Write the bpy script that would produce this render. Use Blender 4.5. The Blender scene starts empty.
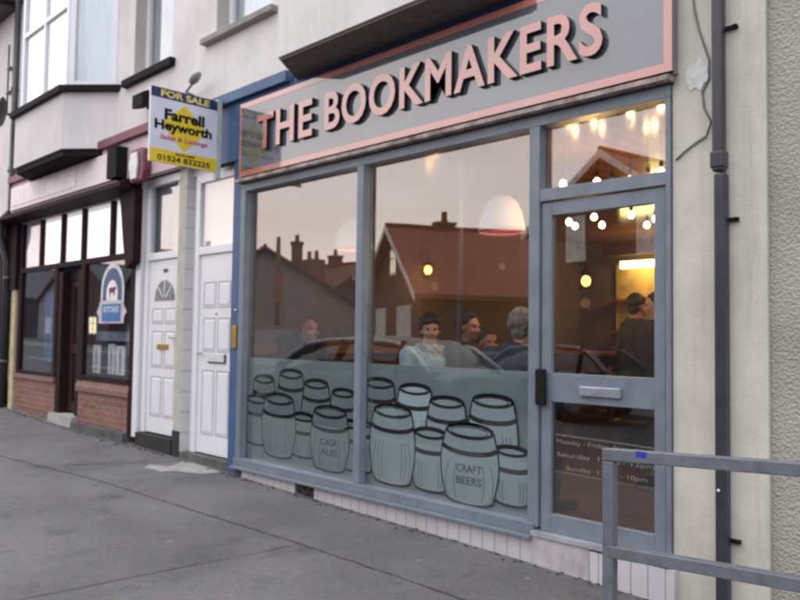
import bpy, bmesh, math, random
from mathutils import Vector, Matrix
random.seed(7)
S = bpy.context.scene
COL = S.collection
R = math.radians

# ------------------------------------------------------------------ camera
F = 780.0 / 800.0 * 36.0
YAW, PITCH, ROLL = 0.79795, 0.04748, 0.01415
CAM = Vector((0, -4.2, 1.4))
fw = Vector((-math.sin(YAW)*math.cos(PITCH), math.cos(YAW)*math.cos(PITCH), math.sin(PITCH)))
rt0 = Vector((math.cos(YAW), math.sin(YAW), 0)); up0 = rt0.cross(fw)
rt = math.cos(ROLL)*rt0 + math.sin(ROLL)*up0
up = -math.sin(ROLL)*rt0 + math.cos(ROLL)*up0
cd = bpy.data.cameras.new('camera'); cam = bpy.data.objects.new('camera', cd); COL.objects.link(cam)
M = Matrix.Identity(4)
for i in range(3):
    M[i][0], M[i][1], M[i][2], M[i][3] = rt[i], up[i], -fw[i], CAM[i]
cam.matrix_world = M
cd.lens = F; cd.sensor_width = 36; cd.clip_end = 600; cd.clip_start = 0.05
cd.dof.use_dof = True; cd.dof.focus_distance = 2.3; cd.dof.aperture_fstop = 4.8
S.camera = cam

def at(px, py, y):
    d = fw + rt*((px-400)/780.0) + up*((300-py)/780.0)
    t = (y-CAM.y)/d.y
    return CAM + d*t
def gz(x, y):                       # the street falls gently to the right and to the kerb
    return -0.10 - 0.0245*x + 0.02*y

# ------------------------------------------------------------------ materials
MATS = {}
def nodes(name):
    m = bpy.data.materials.new(name); m.use_nodes = True
    nt = m.node_tree; b = nt.nodes['Principled BSDF']
    return m, nt, b
def mat(name, col, rough=0.6, var=0.12, scale=6.0, bump=0.0, bscale=80.0, metal=0.0, col2=None, spec=None, coat=0, emit=None, est=0, stretch=None, streak=0):
    if name in MATS: return MATS[name]
    m, nt, b = nodes(name); N = nt.nodes; L = nt.links
    tc = N.new('ShaderNodeTexCoord'); src = tc.outputs['Object']
    if stretch:
        mp = N.new('ShaderNodeMapping'); mp.inputs['Scale'].default_value = stretch
        L.new(src, mp.inputs[0]); src = mp.outputs[0]
    n = N.new('ShaderNodeTexNoise'); n.inputs['Scale'].default_value = scale; n.inputs['Detail'].default_value = 6; n.inputs['Roughness'].default_value = .65
    L.new(src, n.inputs['Vector'])
    mx = N.new('ShaderNodeMixRGB')
    c2 = col2 or tuple(c*(1-var*2) for c in col)
    c1 = col if col2 else tuple(min(1, c*(1+var)) for c in col)
    mx.inputs[1].default_value = (*c1, 1); mx.inputs[2].default_value = (*c2, 1)
    rp = N.new('ShaderNodeMapRange'); rp.inputs[1].default_value = .38; rp.inputs[2].default_value = .66
    L.new(n.outputs['Fac'], rp.inputs[0]); L.new(rp.outputs[0], mx.inputs[0])
    last = mx.outputs[0]
    if streak:
        mp2 = N.new('ShaderNodeMapping'); mp2.inputs['Scale'].default_value = (5, 5, .35); L.new(tc.outputs['Object'], mp2.inputs[0])
        ns = N.new('ShaderNodeTexNoise'); ns.inputs['Scale'].default_value = 1.6; ns.inputs['Detail'].default_value = 8; ns.inputs['Roughness'].default_value = .7; L.new(mp2.outputs[0], ns.inputs['Vector'])
        rs = N.new('ShaderNodeMapRange'); rs.inputs[1].default_value = .50; rs.inputs[2].default_value = .75; rs.inputs[4].default_value = streak; L.new(ns.outputs['Fac'], rs.inputs[0])
        ms = N.new('ShaderNodeMixRGB'); ms.inputs[2].default_value = (*[v*.45 for v in col], 1); L.new(rs.outputs[0], ms.inputs[0]); L.new(last, ms.inputs[1]); last = ms.outputs[0]
        nd = N.new('ShaderNodeTexNoise'); nd.inputs['Scale'].default_value = 14; nd.inputs['Detail'].default_value = 8; nd.inputs['Roughness'].default_value = .75; L.new(tc.outputs['Object'], nd.inputs['Vector'])
        rd = N.new('ShaderNodeMapRange'); rd.inputs[1].default_value = .62; rd.inputs[2].default_value = .74; rd.inputs[4].default_value = streak; L.new(nd.outputs['Fac'], rd.inputs[0])
        md_ = N.new('ShaderNodeMixRGB'); md_.inputs[2].default_value = (*[v*.5 for v in col], 1); L.new(rd.outputs[0], md_.inputs[0]); L.new(last, md_.inputs[1]); last = md_.outputs[0]
    L.new(last, b.inputs['Base Color'])
    b.inputs['Roughness'].default_value = rough; b.inputs['Metallic'].default_value = metal
    if spec is not None: b.inputs['IOR'].default_value = spec
    if coat: b.inputs['Coat Weight'].default_value = min(coat, 1); b.inputs['Coat Roughness'].default_value = .05; b.inputs['Coat IOR'].default_value = 1.6 if coat <= 1 else 1+coat*.5
    if emit: b.inputs['Emission Color'].default_value = (*emit, 1); b.inputs['Emission Strength'].default_value = est
    if bump:
        n2 = N.new('ShaderNodeTexNoise'); n2.inputs['Scale'].default_value = bscale; n2.inputs['Detail'].default_value = 4
        L.new(src, n2.inputs['Vector'])
        bp = N.new('ShaderNodeBump'); bp.inputs['Strength'].default_value = bump; bp.inputs['Distance'].default_value = .02
        L.new(n2.outputs['Fac'], bp.inputs['Height']); L.new(bp.outputs[0], b.inputs['Normal'])
    MATS[name] = m; return m

def brick_mat(name, c1, c2, mortar, bw=.225, bh=.075, rough=.85):
    m, nt, b = nodes(name); N = nt.nodes; L = nt.links
    tc = N.new('ShaderNodeTexCoord'); sp = N.new('ShaderNodeSeparateXYZ'); cb = N.new('ShaderNodeCombineXYZ')
    L.new(tc.outputs['Object'], sp.inputs[0]); 
    ad = N.new('ShaderNodeMath'); L.new(sp.outputs[0], ad.inputs[0]); L.new(sp.outputs[1], ad.inputs[1])
    L.new(ad.outputs[0], cb.inputs[0]); L.new(sp.outputs[2], cb.inputs[1])
    br = N.new('ShaderNodeTexBrick'); L.new(cb.outputs[0], br.inputs['Vector'])
    br.inputs['Color1'].default_value = (*c1, 1); br.inputs['Color2'].default_value = (*c2, 1); br.inputs['Mortar'].default_value = (*mortar, 1)
    br.inputs['Scale'].default_value = 1; br.inputs['Brick Width'].default_value = bw; br.inputs['Row Height'].default_value = bh
    br.inputs['Mortar Size'].default_value = .006; br.inputs['Mortar Smooth'].default_value = .3
    n = N.new('ShaderNodeTexNoise'); n.inputs['Scale'].default_value = 9; n.inputs['Detail'].default_value = 5; L.new(tc.outputs['Object'], n.inputs['Vector'])
    mx = N.new('ShaderNodeMixRGB'); mx.blend_type = 'MULTIPLY'; mx.inputs[0].default_value = .55
    L.new(br.outputs['Color'], mx.inputs[1]); L.new(n.outputs['Color'], mx.inputs[2])
    g = N.new('ShaderNodeHueSaturation'); g.inputs['Saturation'].default_value = .85; g.inputs['Value'].default_value = 1.35; L.new(mx.outputs[0], g.inputs['Color'])
    L.new(g.outputs[0], b.inputs['Base Color']); b.inputs['Roughness'].default_value = rough
    bp = N.new('ShaderNodeBump'); bp.inputs['Strength'].default_value = .5; bp.inputs['Distance'].default_value = .008
    L.new(br.outputs['Fac'], bp.inputs['Height']); bp.invert = True; L.new(bp.outputs[0], b.inputs['Normal'])
    MATS[name] = m; return m

def glass_mat(name, tint=(.9, .93, .92), boost=1.0, rough=0.004):
    m = bpy.data.materials.new(name); m.use_nodes = True; nt = m.node_tree; N = nt.nodes; L = nt.links; N.clear()
    out = N.new('ShaderNodeOutputMaterial'); mx = N.new('ShaderNodeMixShader')
    tr = N.new('ShaderNodeBsdfTransparent'); tr.inputs[0].default_value = (*tint, 1)
    gl = N.new('ShaderNodeBsdfGlossy'); gl.inputs['Roughness'].default_value = rough; gl.inputs['Color'].default_value = (1, 1, 1, 1)
    ge = N.new('ShaderNodeNewGeometry'); dp = N.new('ShaderNodeVectorMath'); dp.operation = 'DOT_PRODUCT'
    L.new(ge.outputs['Normal'], dp.inputs[0]); L.new(ge.outputs['Incoming'], dp.inputs[1])
    ab = N.new('ShaderNodeMath'); ab.operation = 'ABSOLUTE'; L.new(dp.outputs['Value'], ab.inputs[0])
    su = N.new('ShaderNodeMath'); su.operation = 'SUBTRACT'; su.inputs[0].default_value = 1; L.new(ab.outputs[0], su.inputs[1])
    pw = N.new('ShaderNodeMath'); pw.operation = 'POWER'; pw.inputs[1].default_value = 5; L.new(su.outputs[0], pw.inputs[0])
    ma = N.new('ShaderNodeMath'); ma.operation = 'MULTIPLY_ADD'; ma.inputs[1].default_value = .95; ma.inputs[2].default_value = .048*boost
    ma.use_clamp = True
    L.new(pw.outputs[0], ma.inputs[0]); L.new(ma.outputs[0], mx.inputs[0]); L.new(tr.outputs[0], mx.inputs[1]); L.new(gl.outputs[0], mx.inputs[2])
    # old float glass is never quite flat
    n = N.new('ShaderNodeTexNoise'); n.inputs['Scale'].default_value = .9; tc = N.new('ShaderNodeTexCoord'); L.new(tc.outputs['Object'], n.inputs['Vector'])
    bp = N.new('ShaderNodeBump'); bp.inputs['Strength'].default_value = .03; bp.inputs['Distance'].default_value = .02
    L.new(n.outputs['Fac'], bp.inputs['Height']); L.new(bp.outputs[0], gl.inputs['Normal'])
    L.new(mx.outputs[0], out.inputs[0]); MATS[name] = m; return m

def stripes_mat(name, col, line, pitch, axis=0, rough=.5, width=.06):
    m, nt, b = nodes(name); N = nt.nodes; L = nt.links
    tc = N.new('ShaderNodeTexCoord'); sp = N.new('ShaderNodeSeparateXYZ'); L.new(tc.outputs['Object'], sp.inputs[0])
    d = N.new('ShaderNodeMath'); d.operation = 'DIVIDE'; d.inputs[1].default_value = pitch; L.new(sp.outputs[axis], d.inputs[0])
    f = N.new('ShaderNodeMath'); f.operation = 'FRACT'; L.new(d.outputs[0], f.inputs[0])
    c = N.new('ShaderNodeMath'); c.operation = 'LESS_THAN'; c.inputs[1].default_value = width; L.new(f.outputs[0], c.inputs[0])
    n = N.new('ShaderNodeTexNoise'); n.inputs['Scale'].default_value = 5; n.inputs['Detail'].default_value = 6; L.new(tc.outputs['Object'], n.inputs['Vector'])
    m0 = N.new('ShaderNodeMixRGB'); m0.inputs[1].default_value = (*col, 1); m0.inputs[2].default_value = (*[v*.75 for v in col], 1); L.new(n.outputs['Fac'], m0.inputs[0])
    mx = N.new('ShaderNodeMixRGB'); mx.inputs[2].default_value = (*line, 1); L.new(m0.outputs[0], mx.inputs[1]); L.new(c.outputs[0], mx.inputs[0])
    L.new(mx.outputs[0], b.inputs['Base Color']); b.inputs['Roughness'].default_value = rough
    bp = N.new('ShaderNodeBump'); bp.invert = True; bp.inputs['Strength'].default_value = .4; bp.inputs['Distance'].default_value = .005
    L.new(c.outputs[0], bp.inputs['Height']); L.new(bp.outputs[0], b.inputs['Normal'])
    MATS[name] = m; return m

def emis(name, col, s):
    m = mat(name, col, .5, 0, emit=col, est=s); return m

render_white = mat('render_white', (.74, .70, .70), .9, .05, 1.6, .25, 120, streak=.22)
render_cream = mat('render_cream', (.74, .715, .69), .9, .05, 1.4, .25, 120, streak=.25)
reveal_shade = mat('reveal_shade', (.44, .41, .37), .9, .06, 2)  # darker beige holds the shadow of the window reveals
pilaster_m = mat('pilaster_paint', (.60, .575, .50), .75, .07, 2.2, .12, 60, streak=.45)
upvc = mat('upvc', (.82, .81, .84), .3, .02, 3, streak=.10)
upvc_groove = mat('upvc_groove', (.42, .42, .46), .5, .05)
blackpaint = mat('black_paint', (.012, .012, .014), .75, .15, spec=1.25)
darkbrown = mat('dark_brown_paint', (.024, .009, .011), .7, .2, 8, spec=1.25)
maroon = mat('maroon_paint', (.17, .035, .065), .5, .12)
pinkish = mat('pink_fascia', (.66, .51, .54), .6, .06, 3)
fasciawhite = mat('fascia_white', (.82, .72, .76), .5, .04, 3)
beigewood = mat('beige_timber', (.36, .27, .23), .7, .1, 10)
framegrey = mat('frame_blue_grey', (.185, .218, .262), .42, .08, 5, .06, 30, streak=.3)
framedark = mat('frame_dark_grey', (.07, .08, .095), .5, .1)
bluepaint = mat('blue_paint', (.045, .105, .24), .5, .1, 5, .1, 25, streak=.4)
brass = mat('brass', (.60, .38, .08), .35, .1, metal=.9)
signgrey = mat('sign_grey', (.062, .078, .102), .55, .05, 4, coat=2.2)
coral = mat('coral', (.50, .165, .13), .5, .03, 4, coat=2.2)
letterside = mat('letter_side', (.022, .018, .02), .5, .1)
tile_m = stripes_mat('white_tiles', (.66, .62, .66), (.30, .27, .29), .105, 0, .35, .07)
tile_z = stripes_mat('reveal_tiles', (.68, .68, .68), (.35, .34, .34), .22, 2, .35, .05)
dirt = mat('rubble', (.10, .07, .055), .95, .3, 20, .8, 40)
glass = glass_mat('shop_glass', (.86, .87, .87), 2.5)
glass_up = glass_mat('upper_glass', (.93, .95, .96), 3.0)
glass_clear = glass_mat('clear_glass', (.96, .97, .98), 1.0)
glass_left = glass_mat('left_glass', (.93, .95, .97), 1.9)
curtain = mat('net_curtain', (.66, .76, .82), .9, .10, 4, stretch=(9, 9, .4))
whiteblind = mat('white_blind', (.88, .88, .90), .8, .02)
brick = brick_mat('brown_brick', (.28, .10, .065), (.19, .07, .05), (.26, .21, .19))
header = brick_mat('header_brick', (.25, .11, .085), (.20, .09, .075), (.24, .19, .17), .075, .20)
film_m = mat('frosted_film', (.30, .385, .40), .6, .05, 3)
film_pale = mat('frosted_film_pale', (.40, .52, .55), .6, .05, 3)
ink = mat('film_ink', (.012, .014, .016), .6, .1)
ink_soft = mat('film_ink_soft', (.045, .06, .065), .6, .1)
pipe_m = mat('pipe_dark', (.038, .043, .055), .35, .12, 8)
galv = mat('galvanised', (.185, .20, .235), .5, .10, 14, .1, 60, metal=.35)
bluetape = mat('blue_tape', (.02, .05, .45), .5, .1)

# ------------------------------------------------------------------ object helpers
def link(o, parent=None):
    COL.objects.link(o)
    if parent: o.parent = parent
    return o
def thing(name, label, cat, loc=(0, 0, 0), rotz=0, group=None, kind=None):
    o = bpy.data.objects.new(name, None); o.empty_display_size = .2
    o.location = loc; o.rotation_euler = (0, 0, rotz); COL.objects.link(o)
    if label: o['label'] = label
    if cat: o['category'] = cat
    if group: o['group'] = group
    if kind: o['kind'] = kind
    return o
def tag(o, label, cat, group=None):
    o['label'] = label; o['category'] = cat
    if group: o['group'] = group
    return o
def obj(name, bm, m, parent=None, local=False, smooth=False, bevel=0, label=None):
    """link a bmesh as one object; coordinates are world ones unless local"""
    bmesh.ops.recalc_face_normals(bm, faces=bm.faces[:])
    vs = [v.co for v in bm.verts]
    if not vs: raise RuntimeError(name)
    c = Vector([(min(v[i] for v in vs)+max(v[i] for v in vs))/2 for i in range(3)])
    for v in bm.verts: v.co = v.co - c
    me = bpy.data.meshes.new(name); bm.to_mesh(me); bm.free()
    for x in (m if isinstance(m, (list, tuple)) else [m]): me.materials.append(x)
    if smooth:
        for p in me.polygons: p.use_smooth = True
    o = bpy.data.objects.new(name, me); COL.objects.link(o)
    if parent is not None:
        o.parent = parent
        if local: o.location = c
        else:
            w = Vector((0, 0, 0)); q = parent
            while q is not None: w += q.location; q = q.parent
            o.location = c - w
    else: o.location = c
    if bevel:
        b = o.modifiers.new('bevel', 'BEVEL'); b.width = bevel; b.segments = 2; b.limit_method = 'ANGLE'
    if label: o['label'] = label
    return o
def B(): return bmesh.new()
def box(bm, x0, x1, y0, y1, z0, z1, mi=0):
    x0, x1 = min(x0, x1), max(x0, x1); y0, y1 = min(y0, y1), max(y0, y1); z0, z1 = min(z0, z1), max(z0, z1)
    v = [bm.verts.new(p) for p in [(x0,y0,z0),(x1,y0,z0),(x1,y1,z0),(x0,y1,z0),(x0,y0,z1),(x1,y0,z1),(x1,y1,z1),(x0,y1,z1)]]
    for f in [(0,1,5,4),(1,2,6,5),(2,3,7,6),(3,0,4,7),(3,2,1,0),(4,5,6,7)]:
        fc = bm.faces.new([v[i] for i in f]); fc.material_index = mi
    return bm
def prism(bm, pts, axis, a, b, mi=0):
    """extrude a 2D polygon along an axis ('x','y','z')"""
    def P(p, t):
        return {'x': (t, p[0], p[1]), 'y': (p[0], t, p[1]), 'z': (p[0], p[1], t)}[axis]
    v0 = [bm.verts.new(P(p, a)) for p in pts]; v1 = [bm.verts.new(P(p, b)) for p in pts]
    n = len(pts)
    fs = [bm.faces.new(v0), bm.faces.new(v1[::-1])]
    for i in range(n): fs.append(bm.faces.new([v0[i], v1[i], v1[(i+1) % n], v0[(i+1) % n]]))
    for f in fs: f.material_index = mi
    return bm
def tube(bm, pts, r, seg=10, mi=0, cap=True):
    pts = [Vector(p) for p in pts]; rs = r if isinstance(r, (list, tuple)) else [r]*len(pts)
    rings = []
    for i, p in enumerate(pts):
        t = (pts[min(i+1, len(pts)-1)] - pts[max(i-1, 0)]).normalized()
        a = t.orthogonal() if abs(t.z) > .9 else t.cross(Vector((0, 0, 1)))
        if abs(t.z) > .9: a = Vector((1, 0, 0)) - t*t.x
        a.normalize(); b = t.cross(a)
        rings.append([bm.verts.new(p + (a*math.cos(2*math.pi*k/seg) + b*math.sin(2*math.pi*k/seg))*rs[i]) for k in range(seg)])
    for i in range(len(rings)-1):
        for k in range(seg):
            f = bm.faces.new([rings[i][k], rings[i][(k+1) % seg], rings[i+1][(k+1) % seg], rings[i+1][k]]); f.material_index = mi; f.smooth = True
    if cap:
        bm.faces.new(rings[0][::-1]).material_index = mi; bm.faces.new(rings[-1]).material_index = mi
    return bm
def lathe(bm, prof, c=(0, 0, 0), seg=20, mi=0, axis='z'):
    rings = []
    for r, z in prof:
        ring = []
        for k in range(seg):
            a = 2*math.pi*k/seg; r_ = max(r, .0004)
            p = (r_*math.cos(a), r_*math.sin(a), z)
            if axis == 'y': p = (p[0], z, p[1])
            ring.append(bm.verts.new((p[0]+c[0], p[1]+c[1], p[2]+c[2])))
        rings.append(ring)
    for i in range(len(rings)-1):
        for k in range(seg):
            f = bm.faces.new([rings[i][k], rings[i][(k+1) % seg], rings[i+1][(k+1) % seg], rings[i+1][k]]); f.material_index = mi; f.smooth = True
    return bm
def ball(bm, c, r, sx=1, sy=1, sz=1, seg=14, mi=0):
    g = bmesh.ops.create_uvsphere(bm, u_segments=seg, v_segments=max(6, seg//2+1), radius=r)
    for v in g['verts']: v.co = Vector((v.co.x*sx, v.co.y*sy, v.co.z*sz)) + Vector(c)
    for v in g['verts']:
        for f in v.link_faces: f.smooth = True; f.material_index = mi
    return bm

def text_mesh(s, x0, x1, z0, z1, y, depth=.002, heavy=0.0, spacing=1.0, keep_aspect=False, shear=0):
    """letters standing in an xz plane, facing -y, fitted in the given rectangle"""
    cu = bpy.data.curves.new('letters', 'FONT'); cu.body = s; cu.size = 1; cu.extrude = .5; cu.offset = heavy; cu.space_character = spacing
    cu.resolution_u = 4; cu.shear = shear; cu.align_x = 'CENTER'
    o = bpy.data.objects.new('letters', cu); COL.objects.link(o)
    dg = bpy.context.evaluated_depsgraph_get(); dg.update()
    me = bpy.data.meshes.new_from_object(o.evaluated_get(dg))
    bm = B(); bm.from_mesh(me)
    bpy.data.objects.remove(o); bpy.data.curves.remove(cu); bpy.data.meshes.remove(me)
    xs = [v.co.x for v in bm.verts]; ys = [v.co.y for v in bm.verts]
    ax, bx, ay, by = min(xs), max(xs), min(ys), max(ys)
    sz = (z1-z0)/(by-ay); sx = (x1-x0)/(bx-ax)
    xo = x0
    if keep_aspect:
        sx = sz*keep_aspect; xo = (x0+x1)/2-(bx-ax)*sx/2
    for v in bm.verts:
        v.co = Vector((xo+(v.co.x-ax)*sx, y - (v.co.z+.5)*depth, z0+(v.co.y-ay)*sz))
    return bm
def ribbon(bm, pts, w, y, t=.0006):
    """a printed line: flat strip of width w along 2D points (x,z)"""
    n = len(pts); L_ = []; R_ = []
    for i in range(n):
        a = Vector(pts[max(i-1, 0)]); b = Vector(pts[min(i+1, n-1)]); d = (b-a)
        d = d.normalized() if d.length > 1e-9 else Vector((1, 0)); nn = Vector((-d.y, d.x))
        ww = w[i] if isinstance(w, (list, tuple)) else w
        p = Vector(pts[i]); L_.append(p+nn*ww/2); R_.append(p-nn*ww/2)
    a = [bm.verts.new((p.x, y, p.y)) for p in L_]; b = [bm.verts.new((p.x, y, p.y)) for p in R_]
    for i in range(n-1):
        try: bm.faces.new([a[i], a[i+1], b[i+1], b[i]])
        except ValueError: pass
    return bm
def paint(bm, pred, mi):
    bm.normal_update()
    for f in bm.faces:
        if pred(f): f.material_index = mi

# ------------------------------------------------------------------ ground
def sheet(name, x0, x1, y0, y1, dz, m, nx=60, ny=6, follow=True):
    bm = B(); vs = []
    for i in range(nx+1):
        row = []
        for j in range(ny+1):
            x = x0+(x1-x0)*i/nx; y = y0+(y1-y0)*j/ny
            row.append(bm.verts.new((x, y, gz(max(-80, min(60, x)), max(-30, min(3, y))) + dz)))
        vs.append(row)
    for i in range(nx):
        for j in range(ny): bm.faces.new([vs[i][j], vs[i+1][j], vs[i+1][j+1], vs[i][j+1]])
    o = obj(name, bm, m); o['kind'] = 'structure'; return o
def asphalt(name, c, pale, patch=True):
    m, nt, b = nodes(name); N = nt.nodes; L = nt.links
    tc = N.new('ShaderNodeTexCoord')
    def noise(sc, det=6, r=.6):
        n = N.new('ShaderNodeTexNoise'); n.inputs['Scale'].default_value = sc; n.inputs['Detail'].default_value = det; n.inputs['Roughness'].default_value = r
        L.new(tc.outputs['Object'], n.inputs['Vector']); return n
    def mr(src, a, b_):
        r = N.new('ShaderNodeMapRange'); r.inputs[1].default_value = a; r.inputs[2].default_value = b_; L.new(src, r.inputs[0]); return r.outputs[0]
    m1 = N.new('ShaderNodeMixRGB'); m1.inputs[1].default_value = (*c, 1); m1.inputs[2].default_value = (*[v*1.4 for v in c], 1)
    L.new(mr(noise(.9).outputs['Fac'], .4, .62), m1.inputs[0])
    m2 = N.new('ShaderNodeMixRGB'); m2.inputs[2].default_value = (*[v*.62 for v in c], 1); L.new(m1.outputs[0], m2.inputs[1])
    L.new(mr(noise(2.3, 8, .7).outputs['Fac'], .56, .72), m2.inputs[0])
    vo = N.new('ShaderNodeTexVoronoi'); vo.inputs['Scale'].default_value = 75; L.new(tc.outputs['Object'], vo.inputs['Vector'])
    m3 = N.new('ShaderNodeMixRGB'); m3.blend_type = 'MULTIPLY'; m3.inputs[0].default_value = .38; L.new(m2.outputs[0], m3.inputs[1]); L.new(vo.outputs['Color'], m3.inputs[2])
    # spots of old chewing gum
    v2 = N.new('ShaderNodeTexVoronoi'); v2.inputs['Scale'].default_value = 2.6; L.new(tc.outputs['Object'], v2.inputs['Vector'])
    lt = N.new('ShaderNodeMath'); lt.operation = 'LESS_THAN'; lt.inputs[1].default_value = .055; L.new(v2.outputs['Distance'], lt.inputs[0])
    m4 = N.new('ShaderNodeMixRGB'); m4.inputs[2].default_value = (*pale, 1); L.new(m3.outputs[0], m4.inputs[1])
    hf = N.new('ShaderNodeMath'); hf.operation = 'MULTIPLY'; hf.inputs[1].default_value = .5; L.new(lt.outputs[0], hf.inputs[0]); L.new(hf.outputs[0], m4.inputs[0])
    L.new(m4.outputs[0], b.inputs['Base Color']); b.inputs['Roughness'].default_value = .82
    bp = N.new('ShaderNodeBump'); bp.inputs['Strength'].default_value = .55; bp.inputs['Distance'].default_value = .006
    L.new(vo.outputs['Distance'], bp.inputs['Height']); L.new(bp.outputs[0], b.inputs['Normal'])
    MATS[name] = m; return m
pave_m = asphalt('pavement_asphalt', (.130, .125, .131), (.27, .26, .26))
road_m = asphalt('road_asphalt', (.05, .05, .052), (.10, .10, .10))
sheet('ground', -260, 260, -260, 160, -.16, mat('earth', (.07, .075, .05), .95), 40, 40)
sheet('pavement', -70, 40, -3.0, .6, 0, pave_m, 60, 6)
sheet('road', -90, 60, -10.4, -3.12, -.12, road_m, 60, 4)
sheet('opposite_pavement', -90, 60, -12.6, -10.52, 0, pave_m, 60, 3)
for yy in (-3.06, -10.46):
    bm = B()
    for i in range(-70, 40):
        v = []
        for (x, y, z) in [(i+.01, yy-.06, -.15), (i+.99, yy-.06, -.15), (i+.99, yy+.06, -.15), (i+.01, yy+.06, -.15), (i+.01, yy-.06, .003), (i+.99, yy-.06, .003), (i+.99, yy+.06, .003), (i+.01, yy+.06, .003)]:
            v.append(bm.verts.new((x, y, gz(x, y)+z)))
        for f in [(0,1,5,4),(1,2,6,5),(2,3,7,6),(3,0,4,7),(3,2,1,0),(4,5,6,7)]: bm.faces.new([v[k] for k in f])
    o = obj('kerb', bm, mat('kerb_stone', (.26, .25, .24), .85, .12)); o['kind'] = 'structure'
for k in range(14):                                      # dashed centre line
    if k == 0: bm = B()
    x = -50+6*k
    bm.faces.new([bm.verts.new((a, b_, gz(a, b_)-.116)) for a, b_ in [(x, -6.8), (x+3, -6.8), (x+3, -6.7), (x, -6.7)]])
o = obj('road_marking', bm, mat('line_paint', (.6, .6, .58), .7)); o['kind'] = 'structure'
# joint lines and the pale concrete patch in the pavement
jm = mat('pavement_joint', (.062, .060, .062), .95, .3, 30)
def crack(pts, w, seed):
    rnd = random.Random(seed); P = []
    for i in range(len(pts)-1):
        a = Vector(pts[i]); b = Vector(pts[i+1]); n = max(2, int((b-a).length/.05))
        for k in range(n):
            q = a.lerp(b, k/n); P.append(q + Vector((rnd.uniform(-.006, .006), rnd.uniform(-.006, .006))))
    P.append(Vector(pts[-1])); bm = B(); A = []; Bv = []
    for i, q in enumerate(P):
        d = (P[min(i+1, len(P)-1)]-P[max(i-1, 0)]).normalized(); nn = Vector((-d.y, d.x)); ww = w*rnd.uniform(.35, 1.25)
        for L_, s in ((A, 1), (Bv, -1)):
            r_ = q+nn*ww/2*s; L_.append(bm.verts.new((r_.x, r_.y, gz(r_.x, r_.y)+.004)))
    for i in range(len(P)-1): bm.faces.new([A[i], A[i+1], Bv[i+1], Bv[i]])
    o = obj('pavement_joint', bm, jm); o['kind'] = 'structure'
crack([(-12.6, -2.05), (-8.07, -1.29), (-7.08, -1.13), (-5.6, -1.02), (-4.42, -.93), (-3.37, -.88), (0, -.80)], .014, 1)
crack([(-7.95, -1.12), (-7.7, -.62), (-7.45, -.2)], .016, 2)
crack([(-4.3, -.92), (-4.5, -2.9)], .008, 3)
bm = B()
pp = [at(145, 470, -.5)]*0 + [(-7.32, -.56), (-7.05, -.52), (-6.98, -.40), (-6.72, -.30), (-6.66, -.09), (-7.20, -.06), (-7.38, -.12), (-7.30, -.22), (-7.22, -.36), (-7.45, -.44)]
bm.faces.new([bm.verts.new((x, y, gz(x, y)+.005)) for x, y in pp])
o = obj('concrete_patch', bm, mat('pale_concrete', (.33, .32, .31), .9, .15, 6)); o['kind'] = 'structure'

rg = random.Random(11); bm = B()
for k in range(420):
    x = rg.uniform(-12.6, -1.3); y = -.07-abs(rg.gauss(0, .035)) - (.05 if x < -8.6 else 0); q = rg.uniform(.004, .016)
    ball(bm, (x, y, gz(x, y)+q*.2), q, rg.uniform(.7, 1.6), 1, .4, 6)
o = obj('wall_foot_grit', bm, mat('grit', (.075, .075, .055), .95, .4, 30)); o['label'] = 'dark grit and moss gathered along the foot of the shopfronts'; o['category'] = 'grit'; o['kind'] = 'stuff'
# ------------------------------------------------------------------ LEFT (white) SHOP BUILDING
LB = thing('shop_building', 'white rendered terraced shop with a splayed bay window and brown shopfront on brick stall risers', 'building', (-10.3, 0, 0))
bm = B()
def wall_holes(bm, x0, x1, z0, z1, holes, y0, y1):
    """a wall slab with rectangular holes (x0,x1,z0,z1)"""
    xs = sorted(set([x0, x1] + [h[0] for h in holes] + [h[1] for h in holes])); zs = sorted(set([z0, z1] + [h[2] for h in holes] + [h[3] for h in holes]))
    for i in range(len(xs)-1):
        for j in range(len(zs)-1):
            cx = (xs[i]+xs[i+1])/2; cz = (zs[j]+zs[j+1])/2
            if any(h[0] < cx < h[1] and h[2] < cz < h[3] for h in holes): continue
            box(bm, xs[i], xs[i+1], y0, y1, zs[j], zs[j+1])
    bmesh.ops.remove_doubles(bm, verts=bm.verts[:], dist=1e-5)
    # drop the doubled inner faces between neighbouring cells
    seen = {}
    for f in bm.faces[:]:
        k = tuple(sorted(v.index for v in f.verts))
    bm.verts.index_update()
    for f in bm.faces[:]:
        k = tuple(sorted(v.index for v in f.verts)); seen.setdefault(k, []).append(f)
    bmesh.ops.delete(bm, geom=[f for l in seen.values() if len(l) > 1 for f in l], context='FACES_ONLY')
    return bm
WA = (-9.02, -8.06, 4.51, 5.85)
wall_holes(bm, -13.05, -7.56, 3.70, 7.2, [WA, (-12.0, -9.7, 4.4, 6.9)], 0, .3)
obj('wall', bm, render_white, LB)
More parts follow.
